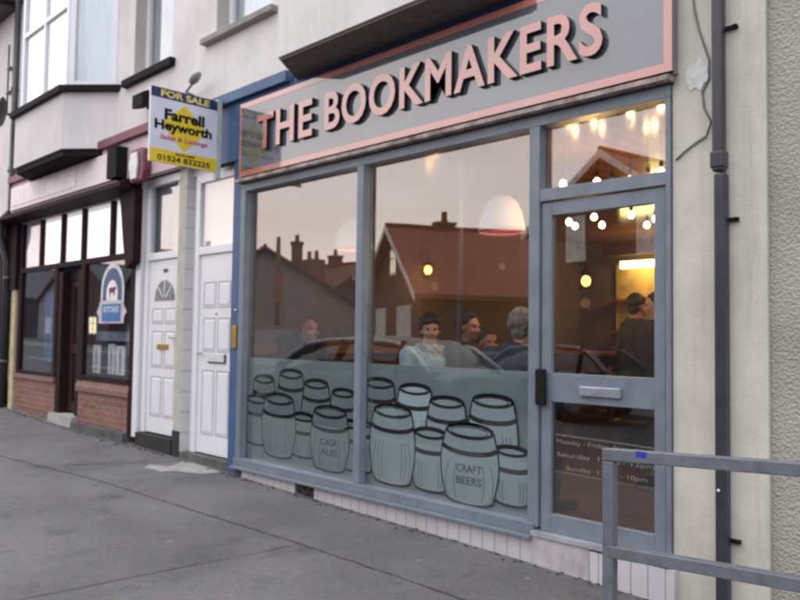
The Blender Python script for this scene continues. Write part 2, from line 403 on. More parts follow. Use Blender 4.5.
# bay
def bay(parent, xa, xb, fa, fb, yb, z0, z1, m):
    bm = B(); prism(bm, [(xa, 0), (fa, yb), (fb, yb), (xb, 0)], 'z', z0, z1)
    return obj('bay_apron', bm, m, parent)
bay(LB, -12.3, -9.46, -11.75, -9.99, -.47, 3.72, 4.44, render_white)
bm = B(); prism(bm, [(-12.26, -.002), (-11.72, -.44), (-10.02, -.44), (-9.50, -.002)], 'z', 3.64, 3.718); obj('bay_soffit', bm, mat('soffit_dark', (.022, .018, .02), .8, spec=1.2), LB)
bm = B(); prism(bm, [(-12.38, -.002), (-11.79, -.54), (-9.95, -.54), (-9.37, -.002)], 'z', 4.44, 4.515); obj('bay_cill', bm, blackpaint, LB)
def bay_window(parent, p, q, z0, z1, splits, transom, glassm, back, framew=.06):
    """an upright window between plan points p and q"""
    p = Vector(p); q = Vector(q); d = (q-p); n_ = d.length; d.normalize(); nrm = Vector((d.y, -d.x))
    if nrm.y > 0: nrm = -nrm
    def slab(bm, s0, s1, za, zb, t0, t1):
        pts = [p+d*s0+nrm*t0, p+d*s1+nrm*t0, p+d*s1+nrm*t1, p+d*s0+nrm*t1]
        prism(bm, [(v.x, v.y) for v in pts], 'z', za, zb)
    bm = B(); w = framew
    slab(bm, 0, w, z0, z1, -.06, 0); slab(bm, n_-w, n_, z0, z1, -.06, 0)
    slab(bm, w, n_-w, z0, z0+w, -.06, -.001); slab(bm, w, n_-w, z1-w, z1, -.06, -.001)
    for s in splits: slab(bm, s*n_-.028, s*n_+.028, z0+w, z1-w, -.06, -.003)
    es = [w]+[s*n_ for s in splits]+[n_-w]
    if transom:
        for i in range(len(es)-1): slab(bm, es[i]+(.03 if i else 0), es[i+1]-(.03 if i < len(es)-2 else 0), transom-.03, transom+.03, -.06, -.002)
    fo = obj('window_frame', bm, upvc, parent)
    bm = B(); slab(bm, w, n_-w, z0+w, z1-w, -.036, -.03); obj('window_pane', bm, glassm, fo)
    bm = B(); slab(bm, w*.5, n_-w*.5, z0+.02, z1-.02, -.14, -.12); obj('curtain', bm, back, parent)
    return fo
bay_window(LB, (-11.70, -.42), (-10.03, -.42), 4.52, 6.6, (.5,), 5.62, glass_up, whiteblind)
bay_window(LB, (-9.99, -.415), (-9.50, -.005), 4.52, 6.6, (), None, glass_up, curtain, .075)
bay_window(LB, (-12.25, -.005), (-11.75, -.415), 4.52, 6.6, (), None, glass_up, curtain, .075)
bm = B(); prism(bm, [(-12.38, -.002), (-11.79, -.54), (-9.95, -.54), (-9.37, -.002)], 'z', 6.6, 6.95); obj('bay_roof', bm, blackpaint, LB)
def flat_window(parent, x0, x1, z0, z1, cillm, cz0, cz1, cx0, cx1, cy, back, mull=None):
    bm = B(); w = .055; y0, y1 = .14, .20
    box(bm, x0, x0+w, y0, y1, z0, z1); box(bm, x1-w, x1, y0, y1, z0, z1); box(bm, x0+w, x1-w, y0+.001, y1, z0, z0+w); box(bm, x0+w, x1-w, y0+.001, y1, z1-w, z1)
    if mull: box(bm, mull-.025, mull+.025, y0+.002, y1, z0+w, z1-w)
    fo = obj('window_frame', bm, upvc, parent)
    bm = B(); box(bm, x0+w, x1-w, .165, .171, z0+w, z1-w); obj('window_pane', bm, glass_up, fo)
    bm = B(); box(bm, x0+.01, x1-.01, .24, .25, z0, z1-.01); obj('curtain', bm, back, parent)
    bm = B(); box(bm, cx0, cx1, cy, .13, cz0, cz1); obj('window_cill', bm, cillm, parent, bevel=.006)
    bm = B(); box(bm, x0-.002, x0+.012, .003, .139, z0+.001, z1-.002); obj('window_reveal', bm, reveal_shade, parent)  # left reveal only, its shade put into the colour
flat_window(LB, WA[0], WA[1], WA[2], WA[3], blackpaint, 4.42, 4.508, -9.22, -7.98, -.07, mat('grey_blind', (.55, .60, .66), .8, .25, 1.2, stretch=(3, 1, .2)))
# fascia and cornice
bm = B(); box(bm, -12.95, -7.01, -.10, 0, 3.21, 3.70); 
obj('fascia_board', bm, pinkish, LB)
bm = B(); box(bm, -12.97, -7.01, -.16, -.002, 3.703, 3.80); obj('fascia_capping', bm, maroon, LB)
bm = B(); prism(bm, [(-.30, 3.10), (-.30, 3.15), (-.101, 3.245), (-.002, 3.245), (-.002, 3.06)], 'x', -13.35, -8.66); obj('cornice', bm, darkbrown, LB)
bm = B(); box(bm, -9.16, -8.9, -.24, -.102, 3.25, 3.62); obj('console_bracket', bm, blackpaint, LB)
# shopfront frame
XP = [-12.63, -11.85, -11.05, -10.34, -9.46, -8.84]
bm = B(); box(bm, -12.64, -8.84, -.04, .06, 3.05, 3.10)
obj('shopfront_head', bm, beigewood, LB)
bm = B()
for i, x in enumerate(XP): box(bm, x-.03, x+.03, -.03, .05, 2.37, 3.05)
box(bm, -12.66, -8.81, -.031, .055, 2.30, 2.368)
box(bm, -12.70, -12.58, -.03, .06, .77, 2.30); box(bm, -11.25, -11.14, -.03, .06, .77, 2.30); box(bm, -12.58, -11.25, -.03, .06, .77, .82)
box(bm, -10.33, -10.22, -.03, .06, .77, 2.30); box(bm, -8.86, -8.74, -.03, .06, .21, 2.30); box(bm, -10.22, -8.86, -.04, .06, .79, .85)
obj('shopfront_frame', bm, darkbrown, LB)
for x0, x1 in zip(XP[:-1], XP[1:]):
    bm = B(); box(bm, x0+.03, x1-.03, .0, .006, 2.37, 3.05); obj('window_pane', bm, glass_clear, LB)
    bm = B(); box(bm, x0+.03, x1-.03, .03, .04, 2.37, 3.05); obj('transom_blind', bm, mat('opal_panel_glow', (.85, .85, .88), .7, .02, emit=(.92, .95, 1), est=.6) if x0 > -12.5 else mat('lilac_blind', (.60, .60, .72), .8), LB)  # emission added so the opal panels come out white, as if backlit
for x0, x1, z0 in ((-12.58, -11.25, .82), (-10.22, -8.86, .85)):
    bm = B(); box(bm, x0, x1, .0, .006, z0, 2.30); obj('window_pane', bm, glass_left, LB)
bm = B(); box(bm, -12.72, -11.14, -.02, .12, .05, .70); obj('stall_riser', bm, brick, LB)
bm = B(); box(bm, -10.33, -8.86, -.02, .12, .05, .64); obj('stall_riser', bm, brick, LB)
bm = B(); box(bm, -12.72, -11.14, -.05, .12, .70, .77); obj('stall_coping', bm, header, LB)
bm = B(); prism(bm, [(-.05, .64), (-.05, .70), (-.02, .79), (.12, .79), (.12, .64)], 'x', -10.36, -8.83); obj('stall_coping', bm, header, LB)
bm = B(); box(bm, -10.36, -8.83, -.10, -.022, .03, .225); obj('stall_kerb', bm, mat('kerb_dark', (.10, .10, .105), .85, .2), LB)
# shop door, set back a little
dr = B(); y0, y1 = .10, .15
box(dr, -11.12, -10.98, y0-.12, y1+.02, .30, 2.24); box(dr, -10.45, -10.34, y0-.12, y1+.02, .30, 2.24); box(dr, -10.98, -10.45, y0-.02, y1+.02, 2.12, 2.24)
obj('door_frame', dr, darkbrown, LB)
dr = B(); box(dr, -10.97, -10.90, y0, y1, .32, 2.11); box(dr, -10.52, -10.46, y0, y1, .32, 2.11)
box(dr, -10.90, -10.52, y0, y1, .32, .45); box(dr, -10.90, -10.52, y0, y1, 1.12, 1.24); box(dr, -10.90, -10.52, y0, y1, 2.03, 2.11)
d_ = obj('shop_door', dr, mat('brown_door', (.06, .025, .022), .4, .15), LB)
for za, zb in ((.45, 1.12), (1.24, 2.03)):
    bm = B(); box(bm, -10.90, -10.52, y0+.02, y0+.026, za, zb); obj('door_pane', bm, glass_left, d_)
bm = B(); box(bm, -11.14, -10.33, -.10, .30, .10, .29); obj('door_step', bm, mat('step_stone', (.42, .42, .39), .85, .1), LB)
bm = B(); prism(bm, [(-9.02, 3.09), (-8.60, 3.09), (-8.60, 2.24), (-8.79, 2.16), (-8.88, 2.5), (-8.96, 2.9)], 'y', -.14, -.042); obj('pilaster_head', bm, darkbrown, LB)
bm = B(); box(bm, -8.74, -8.62, -.03, .05, .20, 3.2); obj('door_surround', bm, upvc, LB)
bm = B(); box(bm, -12.93, -12.76, -.05, .1, .10, 2.05); obj('pilaster', bm, mat('cream_paint', (.55, .48, .30), .7), LB)
bm = B(); box(bm, -13.10, -12.72, -.08, .1, 2.05, 3.06); obj('pilaster_head', bm, darkbrown, LB)
# interior backing of the left shop
bm = B(); box(bm, -12.9, -8.8, 2.6, 2.7, .1, 3.0); box(bm, -12.98, -12.9, .13, 2.7, .1, 3.0); box(bm, -8.8, -8.72, .13, 2.7, .1, 3.0); box(bm, -12.9, -8.8, .13, 2.6, .1, .2); box(bm, -12.9, -8.8, .13, 2.6, 3.0, 3.05)
obj('interior_wall', bm, mat('left_interior', (.17, .24, .33), .9, .15), LB)
# white door 1 & 2
def panel_door(parent, x0, x1, z0, z1, ztop, y, fan, brassbox, plain=False):
    fr = B(); w = .075
    box(fr, x0-w, x0, y-.02, y+.07, z0, ztop); box(fr, x1, x1+w, y-.02, y+.07, z0, ztop); box(fr, x0, x1, y-.019, y+.07, z1, z1+.085); box(fr, x0, x1, y-.019, y+.07, ztop-.09, ztop)
    obj('door_frame', fr, upvc, parent, bevel=.006)
    bm = B(); box(bm, x0, x1, y+.01, y+.016, z1+.085, ztop-.09); obj('fanlight_pane', bm, glass_up, parent)
    bm = B(); box(bm, x0, x1, y+.06, y+.065, z1+.085, ztop-.09); 
    obj('fanlight_blind', bm, mat('fan_grey', (.32, .35, .37), .9, .5, .9, stretch=(4, 1, .3)) if fan else mat('fan_peach', (.85, .78, .74), .9, .04), parent)
    bm = B(); box(bm, x0+.004, x1-.004, y+.006, y+.055, z0+.01, z1-.003); d = obj('front_door', bm, upvc, parent, bevel=.004)
    W = x1-x0; H = z1-z0
    def groove(xa, xb, za, zb, t=.011):
        bm = B()
        for q in ((xa, xb, za, za+t), (xa, xb, zb-t, zb), (xa, xa+t, za+t, zb-t), (xb-t, xb, za+t, zb-t)): box(bm, q[0], q[1], y+.0025, y+.012, q[2], q[3])
        obj('door_moulding', bm, upvc_groove, d)
        bm = B(); box(bm, xa+.03, xb-.03, y-.003, y+.01, za+.03, zb-.03); obj('door_panel', bm, upvc, d, bevel=.004)
    cols = ((.13, .47), (.53, .87))
    rows = ((.10, .33), (.38, .59), (.63, .72)) if fan else ((.10, .42), (.51, .68), (.73, .86))
    for a, b_ in rows:
        for c, e in cols: groove(x0+W*c, x0+W*e, z0+H*a, z0+H*b_)
    if fan:      # sunburst light
        bm = B(); pts = [(x0+W*.5+W*.30*math.cos(math.pi*k/14), z0+H*.765+W*.30*math.sin(math.pi*k/14)) for k in range(15)]
        prism(bm, pts, 'y', y-.003, y+.004); obj('door_light', bm, mat('leaded_glass', (.24, .25, .27), .25, .3, 20), d)
        for k in (1, 2, 3):
            a = math.pi*k/4; bm = B(); ribbon(bm, [(x0+W*.5+W*.06*math.cos(a), z0+H*.765+W*.06*math.sin(a)), (x0+W*.5+W*.29*math.cos(a), z0+H*.765+W*.29*math.sin(a))], .018, y-.0045); obj('glazing_bar', bm, upvc, d)
        bm = text_mesh('30', x0+W*.44, x0+W*.58, z0+H*.925, z0+H*.945, y-.0005, .004, .02); obj('door_number', bm, blackpaint, d)
        bm = B(); box(bm, x0+W*.33, x0+W*.68, y-.012, y+.004, z0+H*.485, z0+H*.515); obj('letterbox', bm, brass, d, bevel=.003)
        bm = B(); tube(bm, [(x1-.06, y-.002, z0+H*.55), (x1-.06, y-.04, z0+H*.55), (x1-.17, y-.045, z0+H*.553)], .009); obj('door_handle', bm, mat('steel', (.4, .4, .4), .3, metal=1), d)
    else:
        bm = B(); box(bm, x0+W*.30, x0+W*.78, y-.004, y+.004, z0+H*.455, z0+H*.50); obj('letterbox_plate', bm, framedark, d)
        bm = B(); box(bm, x0+W*.32, x0+W*.75, y-.014, y-.0045, z0+H*.462, z0+H*.503); obj('letterbox', bm, mat('steel_white', (.7, .7, .72), .3), d, bevel=.003)
        bm = B(); ball(bm, (x0+W*.5, y-.004, z0+H*.70), .012); obj('spy_hole', bm, brass, d)
        bm = B(); tube(bm, [(x0+.06, y-.002, z0+H*.50), (x0+.06, y-.04, z0+H*.50), (x0+.16, y-.045, z0+H*.503)], .009); obj('door_handle', bm, mat('steel', (.4, .4, .4), .3, metal=1), d)
panel_door(LB, -8.50, -7.74, .27, 2.24, 3.19, .02, True, True)
bm = B(); box(bm, -8.62, -7.775, -.04, .10, .02, .262); obj('door_step', bm, mat('black_plinth', (.022, .022, .024), .6, .2), LB)
bm = B(); box(bm, -7.77, -7.635, -.02, .34, .36, 3.20); obj('door_pier', bm, mat('pier_cream', (.50, .49, .41), .8, .08), LB)
bm = B(); box(bm, -7.775, -7.63, -.03, .34, .02, .36); obj('pier_plinth', bm, MATS['black_plinth'], LB)
bm = B(); box(bm, -7.633, -7.618, -.018, .09, .12, 3.20); obj('reveal_tiles', bm, tile_z, LB)
panel_door(LB, -7.43, -6.72, .155, 2.24, 3.10, .06, False, False)
bm = B(); box(bm, -7.62, -7.508, .09, .25, .12, 3.1); box(bm, -7.62, -6.66, .06, .25, 3.102, 3.21); obj('door_surround', bm, upvc, LB)
bm = B(); box(bm, -7.63, -6.655, -.02, .22, .0, .15); obj('door_step', bm, mat('door_threshold', (.12, .115, .11), .9, .2), LB)
bm = B(); box(bm, -13.05, -7.56, .3, .4, 3.3, 7.2); box(bm, -12.9, -7.0, 6.0, 6.1, 0, 7.2); prism(bm, [(-.25, 7.2), (3.2, 9.6), (6.3, 7.2)], 'x', -13.05, -7.56)
obj('roof', bm, mat('slate', (.09, .09, .10), .7, .2), LB)
# fascia sign of the left shop
t = thing('shop_sign', 'long white backlit-looking sign panel with faint pale lettering over the brown shopfront', 'sign', (-11.2, -.12, 3.24))
bm = B(); box(bm, -12.88, -9.2, -.135, -.102, 3.27, 3.62); obj('sign_panel', bm, fasciawhite, t)
bm = B(); box(bm, -12.80, -10.35, -.142, -.1355, 3.33, 3.60); pn = obj('letter_panel', bm, mat('panel_pink_white', (.80, .70, .74), .4, .02), t)
bm = B()
for k in range(11):                              # unreadable pale lettering
    x = -12.68+k*.20
    if k in (3, 7): continue
    box(bm, x, x+.035, -.1445, -.1425, 3.38, 3.55); box(bm, x+.035, x+.12, -.1443, -.1425, 3.52-.06*(k % 3), 3.55-.06*(k % 3))
    if k % 2: box(bm, x+.12, x+.15, -.1445, -.1425, 3.38, 3.55)
obj('lettering', bm, mat('pale_letters', (.90, .87, .89), .5), t)

# ------------------------------------------------------------------ window contents of the left shop
e = thing('window_emblem', 'blue arched emblem with a brown cow over a blue banner on the brown shop window', 'sticker', (-9.42, -.01, 1.45))
cx = -9.42; yy = -.004
def plate(name, pts, y, m, parent, t=.0015):
    bm = B(); prism(bm, pts, 'y', y-t, y); return obj(name, bm, m, parent)
def arch(w, z0, z1, n=16):
    pts = [(cx-w, z0)]
    h = z1-z0; 
    for k in range(n+1):
        a = math.pi*(1-k/n); pts.append((cx+w*math.cos(a)*1.0, z0+h*.35+h*.65*math.sin(a)))
    pts.append((cx+w, z0)); return pts
pale_em = mat('emblem_pale', (.62, .66, .72), .5); blue_em = mat('emblem_blue', (.04, .09, .20), .5); bright_em = mat('emblem_bright', (.025, .17, .42), .5)
plate('arch_border', arch(.33, 1.74, 2.27), yy, pale_em, e)
plate('arch_band', arch(.27, 1.76, 2.21), yy-.002, blue_em, e)
plate('arch_field', arch(.16, 1.78, 2.06), yy-.004, mat('emblem_white', (.85, .85, .86), .5), e)
bw = mat('cow_brown', (.16, .05, .035), .7)
plate('cow', [(cx-.09, 1.93), (cx-.075, 1.965), (cx+.06, 1.965), (cx+.10, 1.985), (cx+.12, 1.95), (cx+.085, 1.925), (cx+.08, 1.86), (cx+.06, 1.86), (cx+.055, 1.90), (cx-.04, 1.90), (cx-.045, 1.86), (cx-.065, 1.86), (cx-.07, 1.91)], yy-.006, bw, e)
plate('banner_border', [(cx-.36, 1.52), (cx-.36, 1.60), (cx-.43, 1.66), (cx-.36, 1.73), (cx-.33, 1.80), (cx+.33, 1.80), (cx+.36, 1.73), (cx+.43, 1.66), (cx+.36, 1.60), (cx+.36, 1.52)], yy-.008, mat('emblem_pink', (.60, .52, .56), .5), e)
plate('banner', [(cx-.27, 1.54), (cx-.27, 1.76), (cx+.27, 1.76), (cx+.27, 1.54)], yy-.010, bright_em, e)
bm = text_mesh('BUTCHERS', cx-.22, cx+.22, 1.655, 1.73, yy-.0120, .0015, .02); obj('lettering', bm, pale_em, e)
cols = [(.75, .74, .73), (.62, .66, .70), (.78, .76, .78)]
for k, (a, b_, z0, z1, lab) in enumerate([(-10.16, -9.93, .88, 1.24, 'narrow pale card standing in the brown shop window at its left end'), (-9.70, -9.50, .88, 1.26, 'white card with a dark figure standing in the middle of the brown shop window'), (-9.47, -9.22, .88, 1.24, 'widest white card in the brown shop window right of the middle one')]):
    p = thing('window_card', lab, 'card', ((a+b_)/2, .10, .88), group='cards in the shop window')
    bm = B(); box(bm, a, b_, .09, .10, z0, z1); obj('board', bm, mat('card%d' % k, cols[k], .6), p)
    bm = B(); x = a+(b_-a)*.5; prism(bm, [(x-.02, z0+.03), (x-.01, z0+.16), (x-.035, z0+.26), (x, z1-.03), (x+.025, z0+.25), (x+.015, z0+.12), (x+.03, z0+.03)], 'y', .085, .0895); obj('picture', bm, mat('card_dark', (.28, .22, .2), .6, .3, 20), p)
bm = B(); box(bm, -10.20, -8.90, .14, .50, 1.30, 1.42); tag(obj('display_shelf', bm, mat('shelf_bluegrey', (.22, .29, .36), .6)), 'blue grey shelf above the cards in the brown shop window', 'shelf')
bm = B(); box(bm, -12.50, -11.95, .30, .33, .95, 2.0); tag(obj('hanging_cloth', bm, mat('blue_cloth', (.07, .16, .36), .8, .25, 3)), 'blue cloth panel hanging inside the left window of the brown shop', 'cloth')
bm = B(); box(bm, -10.86, -10.78, .35, .40, 1.35, 1.70); tag(obj('green_poster', bm, mat('green_poster', (.03, .30, .12), .6, .2, 9)), 'small green poster behind the glass of the brown shop door', 'poster')

# ------------------------------------------------------------------ FAR LEFT building
FB = thing('shop_building', 'white shop building with dark eaves at the left edge, cut by the picture', 'building', (-16, 0, 0))
bm = B(); wall_holes(bm, -20, -13.06, 2.75, 6.65, [(-18.5, -15.2, 4.3, 6.0)], .0, .3); box(bm, -20, -19.7, .3, 6, 0, 6.65); obj('wall', bm, render_white, FB)
bm = B(); box(bm, -20.2, -13.35, -.45, .02, 6.66, 6.74); obj('soffit', bm, mat('soffit_maroon', (.06, .04, .05), .6), FB)
bm = B(); box(bm, -20.2, -13.30, -.50, -.452, 6.64, 6.80); obj('gutter', bm, upvc, FB)
bm = B(); prism(bm, [(-.45, 6.745), (3, 9.2), (6.3, 6.745)], 'x', -20.2, -13.08); obj('roof', bm, MATS['slate'], FB)
bm = B(); box(bm, -18.5, -15.2, .15, .2, 4.3, 6.0); obj('window_pane', bm, glass_up, FB)
bm = B(); box(bm, -20, -13.52, -.16, .0, 2.35, 3.0); obj('fascia_board', bm, mat('fascia_yellow', (.80, .78, .45), .5, .03), FB)
bm = B(); box(bm, -13.50, -13.06, -.14, .0, 2.6, 3.18); box(bm, -13.42, -13.20, -.12, .02, .25, 2.6); obj('pilaster', bm, darkbrown, FB)
bm = B(); box(bm, -20, -13.42, .02, .026, .62, 2.35); obj('window_pane', bm, glass_left, FB)
bm = B(); box(bm, -20, -13.42, -.02, .1, .1, .6); obj('stall_riser', bm, mat('red_riser', (.25, .06, .05), .7), FB)
bm = B(); box(bm, -20, -13.42, 1.6, 1.65, .2, 2.4); box(bm, -20, -13.42, .1, 1.6, .2, .3); obj('interior_wall', bm, mat('far_interior', (.35, .28, .16), .8, .3, 2), FB)
# pipe between the two, dish, aerial rail
bm = B(); tube(bm, [(-13.0, -.09, 7.0), (-13.0, -.09, 3.3), (-13.06, -.2, 3.15), (-13.10, -.2, 2.9), (-13.06, -.10, 2.5), (-13.06, -.10, .16)], .05)
for z in (.9, 2.2, 3.9, 5.2): tube(bm, [(-13.02, -.09, z), (-13.02, -.09, z+.06)], .062)
tag(obj('downpipe', bm, pipe_m), 'dark rainwater pipe between the white shop and its left neighbour', 'pipe')
t = thing('satellite_dish', 'dark round satellite dish on a wall arm beside the bay window at the left edge', 'satellite dish', (-13.2, 0, 5.0))
dp_ = at(2, 112, -.36)
bm = B(); lathe(bm, [(.0, .05), (.12, .035), (.22, 0), (.23, -.01), (.21, -.005), (.0, .04)], (dp_.x, dp_.y, dp_.z), 24, axis='y'); obj('dish', bm, mat('dish_dark', (.03, .03, .033), .8, spec=1.2), t)
bm = B(); tube(bm, [(dp_.x, dp_.y+.05, dp_.z), (dp_.x+.02, -.12, dp_.z-.08), (dp_.x+.02, -.003, dp_.z-.08)], .018); obj('arm', bm, pipe_m, t)
t = thing('wall_bracket', 'thin vertical dark rod on two wall clips at the far left, beside the downpipe', 'bracket', (-13.4, -.05, 5.1))
bm = B(); tube(bm, [(-13.40, -.08, 4.95), (-13.40, -.08, 6.05)], .014); obj('rod', bm, pipe_m, t)
for z in (5.25, 5.65):
    bm = B(); box(bm, -13.47, -13.33, -.09, -.002, z, z+.035); obj('clip', bm, pipe_m, t)

# ------------------------------------------------------------------ BOOKMAKERS building
KB = thing('shop_building', 'cream rendered terraced shop with the wide blue grey glazed shopfront and barrel window film', 'building', (-4.3, 0, 0))
WB = (-7.12, -6.10, 4.52, 5.9)
bm = B(); wall_holes(bm, -7.559, -1.20, 3.62, 7.2, [WB, (-5.5, -3.05, 4.7, 6.6)], .0, .3); obj('wall', bm, render_cream, KB)
flat_window(KB, WB[0], WB[1], WB[2], WB[3], mat('cill_stone', (.30, .28, .25), .8, .1), 4.455, 4.517, -7.32, -6.02, -.08, curtain)
bay(KB, -5.69, -2.87, -5.33, -3.21, -.47, 3.72, 4.62, render_cream)
bm = B(); prism(bm, [(-5.66, -.002), (-5.31, -.45), (-3.23, -.45), (-2.90, -.002)], 'z', 3.698, 3.718); obj('bay_soffit', bm, mat('soffit_brown', (.17, .14, .13), .75, .1), KB)
bm = B(); prism(bm, [(-5.75, -.002), (-5.36, -.53), (-3.18, -.53), (-2.81, -.002)], 'z', 4.62, 4.70); obj('bay_cill', bm, MATS['cill_stone'], KB)
bay_window(KB, (-5.31, -.42), (-3.23, -.42), 4.70, 6.6, (.5,), 5.9, glass_up, whiteblind)
bay_window(KB, (-5.64, -.005), (-5.33, -.41), 4.70, 6.6, (), None, glass_up, curtain)
bay_window(KB, (-3.21, -.41), (-2.92, -.005), 4.70, 6.6, (), None, glass_up, curtain)
bm = B(); prism(bm, [(-5.75, -.002), (-5.36, -.53), (-3.18, -.53), (-2.81, -.002)], 'z', 6.6, 6.9); obj('bay_roof', bm, blackpaint, KB)
bm = B(); prism(bm, [(-.25, 7.2), (3.2, 9.6), (6.3, 7.2)], 'x', -7.559, -1.55); obj('roof', bm, MATS['slate'], KB)
# blue fascia ends and pilaster
bm = B(); box(bm, -7.0, -2.05, -.05, -.001, 3.12, 3.70); obj('fascia_board', bm, bluepaint, KB)
for x0, x1 in ((-7.0, -5.72), (-2.85, -2.05)):
    bm = B(); box(bm, x0, x1, -.11, -.002, 3.703, 3.80); obj('fascia_capping', bm, bluepaint, KB)
bm = B(); box(bm, -7.0, -6.66, -.06, -.002, 3.10, 3.118); box(bm, -7.62, -6.66, -.03, .1, 3.213, 3.23); obj('fascia_trim', bm, blackpaint, KB)
bm = B(); box(bm, -6.65, -6.50, -.035, .12, .04, 3.118); bp_ = obj('blue_pilaster', bm, bluepaint, KB)
t_ = B(); box(t_, -6.60, -6.52, -.055, -.0355, 1.27, 1.49); hg = obj('brass_plate', t_, brass, bp_, bevel=.004)
bm = B(); ball(bm, (-6.56, -.042, 1.64), .012); obj('screw', bm, upvc, bp_)
# frame
fz0, fz1 = .225, 2.79
bm = B()
box(bm, -6.497, -6.42, -.05, .06, .225, 2.90)                    # left jamb
box(bm, -6.42, -2.075, -.05, .06, fz1, 2.86)                    # head
box(bm, -4.775, -4.70, -.05, .06, fz0, fz1)                     # mullion
box(bm, -3.055, -2.975, -.05, .06, fz0-.02, fz1)
box(bm, -6.497, -3.0, -.07, .06, .155, .225)                    # sill
box(bm, -2.105, -2.075, -.05, .06, .19, fz1)
box(bm, -2.975, -2.105, -.045, .06, 2.29, 2.37)                  # transom
obj('shopfront_frame', bm, framegrey, KB, bevel=.003)
bm = B(); box(bm, -6.50, -2.06, -.060, .05, 2.862, 2.90); obj('shadow_gap_strip', bm, framedark, KB)
bm = B(); box(bm, -3.76, -3.735, .045, .075, fz0+.001, fz1-.001); obj('glazing_post', bm, framedark, KB)
bm = B(); prism(bm, [(-.11, .135), (-.11, .150), (-.071, .154), (-.02, .154), (-.02, .135)], 'x', -6.50, -3.0); obj('sill_nosing', bm, framegrey, KB)
for x0, x1 in ((-6.42, -4.775), (-4.70, -3.055)):
    bm = B(); box(bm, x0, x1, .02, .026, fz0, fz1); obj('window_pane', bm, glass, KB)
bm = B(); box(bm, -2.975, -2.105, .02, .026, 2.37, fz1); obj('transom_pane', bm, glass, KB)
# door
dx0, dx1 = -2.965, -2.115
bm = B(); q0, q1 = -.03, .015
box(bm, dx0, dx0+.075, q0, q1, .185, 2.28); box(bm, dx1-.07, dx1, q0, q1, .185, 2.28)
box(bm, dx0+.075, dx1-.07, q0+.001, q1, 2.195, 2.28); box(bm, dx0+.075, dx1-.07, q0+.001, q1, 1.005, 1.185); box(bm, dx0+.075, dx1-.07, q0+.001, q1, .185, .30)
dd = obj('glazed_door', bm, framegrey, KB, bevel=.003)
bm = B(); box(bm, dx0+.075, dx1-.07, -.004, .002, .30, 1.005); obj('door_pane', bm, glass, dd)
bm = B(); box(bm, dx0+.075, dx1-.07, -.004, .002, 1.185, 2.195); obj('door_pane', bm, glass, dd)
bm = B(); box(bm, -2.67, -2.39, -.052, -.0305, 1.055, 1.115); obj('letterbox', bm, mat('letterbox_grey', (.42, .46, .52), .3, metal=.5), dd, bevel=.006)
bm = B(); box(bm, -2.985, -2.905, -.075, -.0515, .98, 1.21); obj('door_lock', bm, blackpaint, dd, bevel=.01)
for s, x0, x1, z in (('Monday - Friday  4pm - 11pm', -2.86, -2.20, .735), ('Saturday  12pm - 12pm', -2.86, -2.20, .655), ('Sunday  12pm - 10pm', -2.79, -2.24, .575)):
    bm = text_mesh(s, x0, x1, z, z+.036, -.0045, .0008, .01); obj('opening_hours', bm, mat('vinyl_white', (.20, .18, .18), .6), dd)
bm = B(); box(bm, -3.0, -2.07, -.09, .08, .155, .183); obj('door_threshold', bm, mat('threshold_metal', (.5, .52, .55), .4, metal=.4), KB)
# tiled plinth (with the gap of missing tiles)
bm = B(); box(bm, -6.36, -5.52, -.06, .1, -.12, .133); box(bm, -5.25, -3.0, -.06, .1, -.15, .133); obj('tile_plinth', bm, tile_m, KB)
bm = B(); box(bm, -3.0, -2.58, -.075, .1, -.2, .153); obj('tile_plinth', bm, mat('plain_tiles', (.50, .46, .48), .45, .12, 9), KB)
bm = B(); box(bm, -2.57, -2.04, -.085, .1, -.2, .14); obj('tile_plinth', bm, tile_m, KB)
bm = B(); box(bm, -5.52, -5.25, -.02, .1, -.15, .133); box(bm, -6.50, -6.36, -.045, .1, -.1, .133); obj('plinth_core', bm, dirt, KB)
bm = B()
for k in range(9):
    x = -5.50+k*.028; ball(bm, (x, -.03, gz(x, 0)+.02+random.random()*.05), .02+random.random()*.012, 1, 1, .8, 6)
obj('broken_mortar', bm, dirt, KB)
